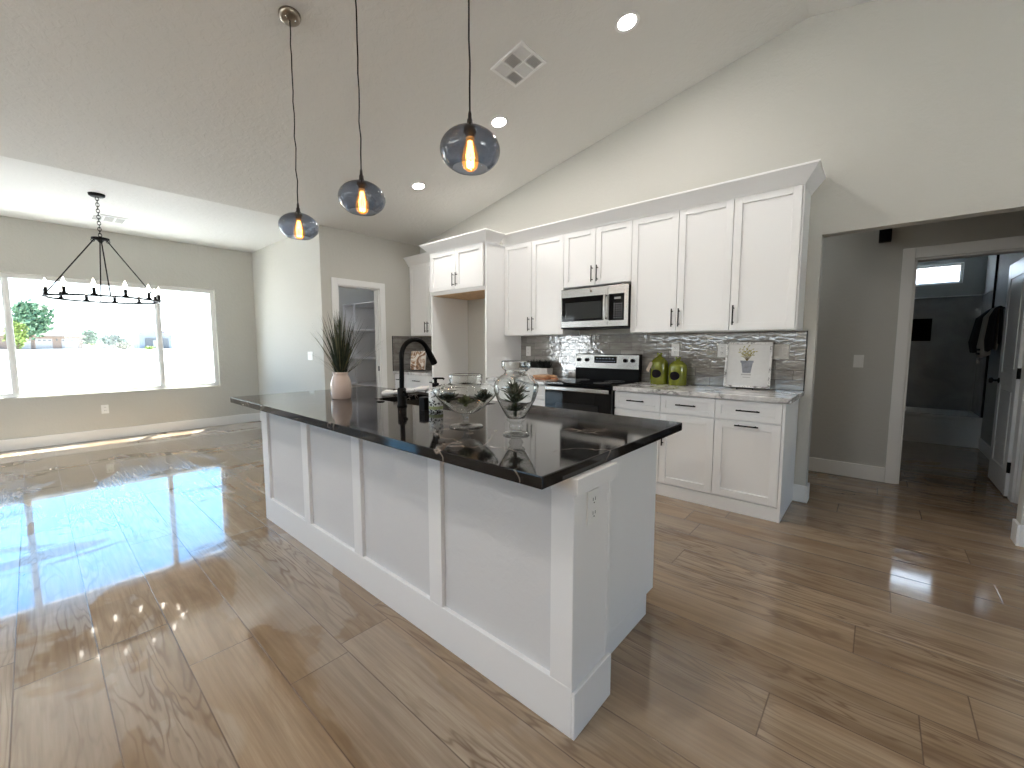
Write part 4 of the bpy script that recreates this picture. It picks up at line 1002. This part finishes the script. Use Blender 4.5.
# black plant in a white box, and cutting boards, left of the range
r = thing('planter_box', (-3.06, 3.97, CT), 'white planter box of near-black foliage on the worktop left of the range', 'planter')
obj('box', MB().prism([(3.92, CT), (4.02, CT), (4.03, CT+.105), (3.91, CT+.105)], 'x', -3.24, -2.88), simple('whitewashed_wood', (.70, .68, .65), .6, nscale=20, namp=.1), r, .004)
mb = MB()
for i in range(420):
    a = random.uniform(0, 2*PI); x = random.uniform(-3.22, -2.90); y = random.uniform(3.93, 4.01); l = random.uniform(.05, .085)
    blade(mb, (x, y, CT+.095), (x+l*.6*math.cos(a), min(y+l*.6*math.sin(a), 4.065), CT+.11+l*random.uniform(.5, 1.2)), .01, .022, 3)
obj('foliage', mb, simple('near_black_leaves', (.010, .011, .010), .7), r)
M['board1'] = simple('brown_board_wood', (.30, .12, .05), .4, nscale=14, namp=.3); M['board2'] = simple('tan_board_wood', (.46, .28, .16), .4, nscale=14, namp=.2)
def board(x0, x1, y0, y1, z, mat, label, hx):
    r_ = .03; pts = []
    for cx_, cy_, a0 in ((x1-r_, y1-r_, 0), (x0+r_, y1-r_, 90), (x0+r_, y0+r_, 180), (x1-r_, y0+r_, 270)):
        for k in range(6): a = math.radians(a0+18*k); pts.append((cx_+r_*math.cos(a), cy_+r_*math.sin(a)))
    m_ = MB().prism(pts, 'z', z, z+.022)
    m_.prism([(hx, (y0+y1)/2-.02), (x1+.075, (y0+y1)/2-.016), (x1+.085, (y0+y1)/2), (x1+.075, (y0+y1)/2+.016), (hx, (y0+y1)/2+.02)], 'z', z+.002, z+.020)
    o = fixn(obj('cutting_board', m_, mat, bevel=.003)); tag(o, label, 'cutting board', 'wooden cutting boards'); return o
board(-2.90, -2.665, 3.60, 3.82, CT, M['board1'], 'dark brown cutting board at the bottom of the pair beside the range', -2.67)
board(-2.88, -2.69, 3.63, 3.82, CT+.0223, M['board2'], 'lighter tan cutting board lying on top of the darker one', -2.70)
# photo on a stand in the left corner
r = thing('recipe_book', (-5.22, 3.80, .9035), 'open brown and cream photo book leaning on a stand in the left corner', 'book')
def mk_photo():
    m, nt, b, out = new_mat('brown_floral_photo'); co = objco(nt)
    n = noise(nt, co, 6.5, 3, .6, 1.5)
    nt.links.new(ramp(nt, n, [(.40, (.78, .73, .66)), (.48, (.36, .19, .08)), (.56, (.10, .05, .03)), (.64, (.70, .64, .56))]), b.inputs['Base Color']); b.inputs['Roughness'].default_value = .3; return m
bk = obj('page', MB().box(-5.335, -5.105, 3.80, 3.812, .912, 1.195), mk_photo(), r, .002)
obj('cover', MB().box(-5.342, -5.098, 3.813, 3.824, .906, 1.202), simple('white_card', (.75, .73, .70), .6), r, .002)
obj('stand', MB().box(-5.35, -5.09, 3.785, 3.825, .9035, .910).tube([(-5.22, 3.826, 1.15), (-5.22, 3.93, .942)], .005, 8), M['black'], r)
r.rotation_euler = (-.22, 0, .5); r.location.z = .913

# ================================================================== hall and bathroom
o = thing('wall_sensor', (-.02, H, 2.21), 'small black box fixed high on the grey hall wall', 'sensor')
obj('housing', MB().box(-.062, .026, H-.075, H-.012, 2.215, 2.345), M['blackplastic'], o, .006)
obj('bracket', MB().box(-.035, .0, H-.013, H, 2.25, 2.31), M['blackplastic'], o)
r = thing('added_hall_light', (-.9, 4.70, HC), 'round flush ceiling light added out of sight to brighten the hall', 'light')  # unseen lamp, added to lift the dark hall walls
obj('base', MB().lathe([(0, 0), (.13, 0), (.13, -.02), (0, -.02)], (-.9, 4.70, HC), 32), M['trim'], r)
obj('diffuser', MB().lathe([(.12, -.02), (.11, -.05), (.06, -.07), (0, -.075)], (-.9, 4.70, HC), 32), emit('added_hall_diffuser', (.97, 1.0, 1.0), 9), r)
# bathroom door, open into the bathroom
dx1, dx0 = .902, .867; dy0, dy1 = H+T+.008, H+T+.008+.70
r = bpy.data.objects.new('door_1', None); COL.objects.link(r); r.location = (.905, dy0, 0); WL[r.name] = Vector(r.location); r['kind'] = 'structure'
M['doorpaint'] = simple('white_door_paint', (.74, .75, .76), .28)
mb = MB(); mb.box(dx0+.006, dx1-.006, dy0, dy1, .012, 2.02)
rails = [(.012, .22), (.92, 1.04), (1.88, 2.02)]
for side in (0, 1):
    a, b_ = (dx0, dx0+.007) if side == 0 else (dx1-.007, dx1)
    mb.box(a, b_, dy0, dy0+.11, .012, 2.02); mb.box(a, b_, dy1-.11, dy1, .012, 2.02)
    for z0, z1 in rails: mb.box(a, b_, dy0+.11, dy1-.11, z0, z1)
    a2, b2 = (dx0+.001, dx0+.007) if side == 0 else (dx1-.007, dx1-.001)
    mb.box(a2, b2, dy0+.15, dy1-.15, .26, .88); mb.box(a2, b2, dy0+.15, dy1-.15, 1.08, 1.84)
lf_ = obj('door_leaf', mb, M['doorpaint'], r, .003)
obj('door_knob', MB().lathe([(.026, 0), (.027, .006), (.011, .010), (.010, .035), (.024, .042), (.028, .052), (.024, .064), (0, .068)], (dx0, dy1-.065, .955), 24, Matrix.Rotation(-PI/2, 4, 'Y')), M['black'], lf_)
obj('latch_plate', MB().box(dx0+.006, dx1-.006, dy1, dy1+.002, .92, .99), M['black'], lf_)
for z in (.26, 1.05, 1.80): obj('hinge', MB().box(dx0-.002, dx1+.003, dy0-.012, dy0, z-.045, z+.045).tube([(dx1+.003, dy0-.006, z-.048), (dx1+.003, dy0-.006, z+.048)], .006, 10), M['black'], r)
obj('weatherstrip', MB().box(dx0+.004, dx1-.004, dy0, dy1, .004, .012), M['blackplastic'], r)
# bathtub
r = thing('bathtub', (.2, 8.1, 0), 'white alcove bathtub at the far end of the dark bathroom', 'bathtub')
tx0, tx1, ty0, ty1, tz = -.618, BW-.001, 7.73, BB-.001, .385
M['acrylic'] = simple('white_acrylic', (.72, .73, .72), .2)
def rr(x0, x1, y0, y1, rad, n=5):
    p = []
    for cx_, cy_, a0 in ((x1-rad, y1-rad, 0), (x0+rad, y1-rad, 90), (x0+rad, y0+rad, 180), (x1-rad, y0+rad, 270)):
        for k in range(n): a = math.radians(a0+90*k/(n-1)); p.append((cx_+rad*math.cos(a), cy_+rad*math.sin(a)))
    return p
loops = [(rr(tx0, tx1, ty0, ty1, .004), 0), (rr(tx0, tx1, ty0, ty1, .004), tz-.04), (rr(tx0, tx1, ty0-.012, ty1, .004), tz-.03), (rr(tx0, tx1, ty0-.012, ty1, .006), tz), (rr(tx0+.06, tx1-.06, ty0+.06, ty1-.06, .12), tz), (rr(tx0+.12, tx1-.12, ty0+.10, ty1-.10, .14), .10), (rr(tx0+.2, tx1-.2, ty0+.2, ty1-.2, .12), .07)]
vs = [(x, y, z) for lp, z in loops for x, y in lp]; k = 20
fs = [(i*k+j, i*k+(j+1) % k, (i+1)*k+(j+1) % k, (i+1)*k+j) for i in range(len(loops)-1) for j in range(k)] + [tuple(range((len(loops)-1)*k, len(loops)*k))]
fixn(obj('tub', MB().add(vs, fs, False), M['acrylic'], r, .006))
obj('drain', MB().lathe([(0, 0), (.03, 0), (.03, .004), (0, .004)], (.5, 8.1, .07), 20), M['black'], r)
def mk_surround():
    m, nt, b, out = new_mat('grey_marble_surround'); p = position(nt)
    n = noise(nt, p, 2.2, 5, .6, 1.0); nt.links.new(ramp(nt, n, [(.35, (.25, .255, .255)), (.65, (.34, .345, .345))]), b.inputs['Base Color']); b.inputs['Roughness'].default_value = .18; return m
o = thing('tub_surround', (.2, 8.47, .385), 'grey marble-look tub surround with a black niche under the bathroom window', 'surround')
NX0, NX1, NZ0, NZ1 = .25, .545, 1.35, 1.668
m_ = MB(); yb0, yb1 = BB-.016, BB-.0005
m_.box(tx0, NX0, yb0, yb1, .386, 1.955).box(NX1, tx1, yb0, yb1, .386, 1.955).box(NX0, NX1, yb0, yb1, .386, NZ0).box(NX0, NX1, yb0, yb1, NZ1, 1.955)
m_.box(tx1-.014, tx1, 7.73, yb0, .386, 1.955)
obj('panel', m_, mk_surround(), o)
obj('niche', MB().box(NX0, NX1, yb1-.004, yb1, NZ0, NZ1), simple('matt_black_niche', (.004, .004, .004), .9, 0, .05), o)
obj('top_ledge', MB().box(tx0, tx1-.014, yb0-.014, yb1, 1.955, 1.972).box(tx1-.02, tx1, 7.73, yb1, 1.955, 1.972), M['acrylic'], o, .002)
obj('edge_strip', MB().box(tx1-.020, tx1, 7.712, 7.73, .39, 2.44), M['blackplastic'], o)
# towels on a bar
r = thing('towel_bar', (BW, 7.15, 1.66), 'black towel bar with hooks on the bathroom wall behind the door', 'towel bar')
obj('bar', MB().tube([(BW-.075, 6.80, 1.68), (BW-.075, 7.45, 1.68)], .009, 10).tube([(BW, 6.83, 1.68), (BW-.075, 6.83, 1.68)], .008, 8).tube([(BW, 7.42, 1.68), (BW-.075, 7.42, 1.68)], .008, 8), M['black'], r)
M['blacktowel'] = simple('black_terry', (.016, .016, .018), .9, bscale=250, bstr=.5); M['creamtowel'] = simple('cream_terry', (.50, .47, .42), .9, bscale=250, bstr=.5)
def hung(y0, y1, zb, xth, mat, label, strip=False):
    m_ = MB(); n = 14; vs = []
    prof = [(BW-.075-xth, zb), (BW-.075-xth*1.15, zb+.12), (BW-.075-xth*.8, 1.60), (BW-.075-.022, 1.690), (BW-.075, 1.706), (BW-.075+.022, 1.690), (BW-.050, 1.55), (BW-.045, zb+.10), (BW-.052, zb+.08), (BW-.0595, 1.66), (BW-.075, 1.693), (BW-.0905, 1.66), (BW-.093, zb+.03)]
    for i in range(n):
        y = y0+(y1-y0)*i/(n-1); f = .012*math.sin(i*1.7)
        for j, (x, z) in enumerate(prof): vs.append((min(x+f*(1 if j < 3 else .3), BW-.003), y+.01*math.sin(j*1.1), z+.006*math.sin(i*2.1)*(1 if j in (0, 7, 8, 12) else 0)))
    k = len(prof); fs = [(i*k+j, (i+1)*k+j, (i+1)*k+(j+1) % k, i*k+(j+1) % k) for i in range(n-1) for j in range(k)] + [tuple(range(k)), tuple(range(n*k-1, n*k-k-1, -1))]
    o = thing('bath_towel', ((prof[0][0]), (y0+y1)/2, zb), label, 'towel', 'towels on the bathroom bar')
    fixn(obj('cloth', m_.add(vs, fs, True), mat, o))
    if strip:
        for q in (.03, .075): obj('stripe', MB().box(BW-.075-xth*1.22-.004, BW-.075-xth*1.22+.008, y0+.005, y1-.005, zb+q, zb+q+.022), M['blacktowel'], o, .003)
    return o
hung(7.16, 7.42, 1.20, .12, M['blacktowel'], 'black towel hanging at the far end of the bathroom bar')
hung(6.96, 7.14, 1.15, .085, M['creamtowel'], 'cream towel with dark stripes hanging in the middle of the bathroom bar', True)
hung(6.82, 6.94, 1.22, .06, M['blacktowel'], 'black towel hanging at the near end of the bathroom bar')
# pantry shelves
r = thing('pantry_shelving', (-6.5, 4.2, 0), 'grey-white pantry shelves with one upright, seen through the pantry doorway', 'shelving')
M['shelf'] = simple('white_shelf_paint', (.72, .72, .73), .5)
for z in (2.02, 1.565, 1.075, .6): obj('shelf', MB().box(-7.39, PW-T-.005, 3.78, W+.348, z-.02, z), M['shelf'], r, .002)
obj('upright', MB().box(-7.39, -7.37, 3.78, W+.348, 0, 2.0).box(-7.0, -6.98, 3.775, 3.80, 0, 2.0), M['shelf'], r, .002)
o = obj('tray', MB().box(-6.35, -6.0, 3.83, 4.05, 1.0755, 1.083).box(-6.35, -6.335, 3.83, 4.05, 1.083, 1.105).box(-6.015, -6.0, 3.83, 4.05, 1.083, 1.105).box(-6.335, -6.015, 3.83, 3.842, 1.083, 1.105).box(-6.335, -6.015, 4.038, 4.05, 1.083, 1.105), M['blackplastic'], bevel=.002); tag(o, 'flat black tray on a pantry shelf', 'tray')
r = thing('added_pantry_light', (-6.4, 3.2, 2.6), 'small round ceiling light added out of sight to brighten the pantry', 'light')  # unseen lamp, added so the pantry interior shows
obj('base', MB().lathe([(0, 0), (.11, 0), (.11, -.02), (0, -.02)], (-6.4, 3.2, 2.6), 32), M['trim'], r)
obj('diffuser', MB().lathe([(.10, -.02), (.09, -.05), (.05, -.065), (0, -.07)], (-6.4, 3.2, 2.6), 32), emit('added_pantry_diffuser', (.9, .92, 1.0), 30), r)
o = thing('strike_plate', (PW-.06, PY1-.02, .93), 'black latch strike on the pantry door jamb', 'latch')
obj('plate', MB().box(PW-.048, PW-.02, PY1-.021, PY1-.018, .915, .985), M['black'], o)

# ================================================================== outside
def gz(x): return -.15 if x > -12 else -.15+.80*min(1, (-12-x)/110)
g = MB(); xs = [D-.16, -12, -40, -122, -260]
for a, b_ in zip(xs, xs[1:]): g.add([(a, -150, gz(a)), (a, 200, gz(a)), (b_, 200, gz(b_)), (b_, -150, gz(b_))], [(0, 1, 2, 3)])
g.add([(D-.16, -150, -.15), (60, -150, -.15), (60, YB-T, -.15), (D-.16, YB-T, -.15)], [(0, 1, 2, 3)])
g.add([(XR+T, YB-T, -.15), (60, YB-T, -.15), (60, 60, -.15), (XR+T, 60, -.15)], [(0, 1, 2, 3)])
g.add([(D-.16, 8.7, -.15), (XR+T, 8.7, -.15), (XR+T, 60, -.15), (D-.16, 60, -.15)], [(0, 1, 2, 3)])
o = fixn(obj('trim_4', g, M['outside_ground'], structure=True)); o.name = 'ground'
K = 130/60; HX = -130
def zz(z): return 1.2754+(z-1.2754)*K
gb = gz(HX)
r = thing('house', (HX, 3, gb), 'tan stucco house with two white garage doors across the street', 'house')
ya, yb_ = -1.6*K, 3.45*K; zt = gb+2.75
obj('wall', MB().box(HX-9, HX, ya-3, yb_, gb-.2, zt), M['stucco'], r)
m_ = MB(); yv0, yv1 = ya-3.6, yb_+.6; xa, xb = HX-9.6, HX+.7
m_.add([(xb, yv0, zt), (xb, yv1, zt), (xa, yv1, zt), (xa, yv0, zt), (HX-4.4, yv0+5, zt+2.0), (HX-4.4, yv1-5, zt+2.0), (xb, yv0, zt-.2), (xb, yv1, zt-.2), (xa, yv1, zt-.2), (xa, yv0, zt-.2)],
       [(0, 1, 5, 4), (1, 2, 5), (2, 3, 4, 5), (3, 0, 4), (6, 7, 1, 0), (7, 8, 2, 1), (8, 9, 3, 2), (9, 6, 0, 3), (9, 8, 7, 6)])
fixn(obj('roof', m_, M['roof'], r))
def onY(u): return u
for a, b_ in ((-.58*K, 1.40*K), (2.0*K, 3.10*K)):
    gd = obj('garage_door', MB().box(HX, HX+.05, a, b_, gb, gb+2.15), M['garage'], r, .01)
    n = 6 if b_-a > 3 else 4
    for i in range(n):
        c = a+(b_-a)*(i+.5)/n; obj('pane', MB().box(HX+.05, HX+.06, c-.2, c+.2, gb+1.72, gb+1.95), M['greywall'], gd)
for y in (1.70*K, 3.33*K): obj('wall_lamp', MB().box(HX, HX+.12, y-.12, y+.12, gb+1.75, gb+2.1).box(HX, HX+.06, y-.06, y+.06, gb+2.1, gb+2.2), M['greywall'], r)
r = thing('shed_building', (HX+10, 19, gb), 'low pale building with a dark grey garage front at the right of the view', 'building')
xq = HX+8; kq = (-xq)/60
obj('wall', MB().box(xq-6, xq, 7.2*kq, 10.5*kq, gb-.2, gb+2.9), M['palewall'], r)
obj('dark_front', MB().box(xq, xq+.1, 8.2*kq, 10.2*kq, gb-.1, gb+2.4), M['greywall'], r)
obj('white_door', MB().box(xq+.1, xq+.2, 8.85*kq, 9.5*kq, gb-.1, gb+1.9), M['garage'], r)
m_ = MB(); m_.prism([(7.0*kq, gb+2.9), (10.7*kq, gb+2.9), (10.7*kq, gb+3.1), (8.8*kq, gb+4.2), (7.0*kq, gb+3.1)], 'x', xq-6.5, xq+.5)
fixn(obj('roof', m_, M['palewall'], r))
o = obj('block_wall', MB().box(HX+6, HX+6.3, 3.62*K, 5.2*K, gb-.1, gb+.75), M['palewall'], bevel=.02); tag(o, 'low pale blue-grey block wall right of the tan house', 'wall')
def tree(name, x, y, zc, rx, rz, n, leaf, mat, label, cat='tree', trunk=True, group='trees and shrubs across the street'):
    z0 = gz(x)
    r = thing(name, (x, y, z0), label, cat, group)
    mb = MB()
    for i in range(n):
        while True:
            p = Vector((random.uniform(-1, 1), random.uniform(-1, 1), random.uniform(-1, 1)))
            if .25 < p.length < 1: break
        p = p*(.75+.25*math.sin(5*p.x+3*p.y)*math.sin(4*p.z)); c = Vector((x+p.x*rx, y+p.y*rx, max(z0+.1, zc+p.z*rz)))
        a = Vector((random.uniform(-1, 1), random.uniform(-1, 1), random.uniform(-1, 1))).normalized(); b = a.orthogonal().normalized(); c2 = a.cross(b)
        l = leaf*random.uniform(.6, 1.3)
        mb.add([c-b*l, c-c2*l*.6, c+b*l, c+c2*l*.6, c+a*l*.3], [(0, 1, 4), (1, 2, 4), (2, 3, 4), (3, 0, 4)])
    obj('foliage', mb, M[mat], r)
    if trunk: obj('trunk', MB().tube([(x, y, z0-.2), (x+.1, y+.1, zc), (x+.15, y, zc+rz*.4)], [rx*.09, rx*.06, rx*.03], 8).tube([(x+.05, y+.05, (z0+zc)/2), (x+.3, y+rx*.4, zc+rz*.2)], [rx*.05, rx*.02], 6), M['bark'], r)
    return r
tree('leafy_tree', HX+6, .15*K, zz(3.7), 3.7, 4.6, 1100, .5, 'leaf1', 'tall leafy green tree left of the tan house')
tree('small_tree', HX+14, -.72*K, zz(2.3), 1.7, 2.9, 480, .40, 'leaf2', 'yellow-green bushy tree in front of the tan house, at the left')
tree('leafy_tree', HX-12, 4.3*K, zz(2.2), 2.5, 2.4, 420, .45, 'leaf1', 'green tree behind the right end of the tan house')
tree('leafy_tree', HX-40, 7.4*K, zz(2.1), 3.6, 2.2, 420, .5, 'leaf3', 'grey-green tree in the distance behind the block wall')
tree('leafy_tree', HX-40, 11.0*K, zz(2.2), 3.4, 2.3, 420, .5, 'leaf3', 'grey-green tree in the distance left of the low building')
tree('purple_tree', HX-6, 9.5*K, zz(2.7), 2.9, 1.6, 150, .34, 'purpleleaf', 'sparse dark purple tree behind the low grey building')
tree('pale_shrub', HX+15, 5.7*K, zz(1.3), 2.0, .95, 300, .25, 'drygrass', 'pale dry shrub beside the block wall', 'shrub', False)
tree('low_shrub', HX+16, 7.5*K, zz(1.1), 1.1, .5, 160, .22, 'leaf2', 'low yellow-green shrub in front of the low grey building', 'shrub', False)
tree('low_shrub', HX+4, 4.0*K, zz(1.25), 1.3, .75, 180, .22, 'leaf2', 'low yellow-green shrub above the block wall', 'shrub', False)
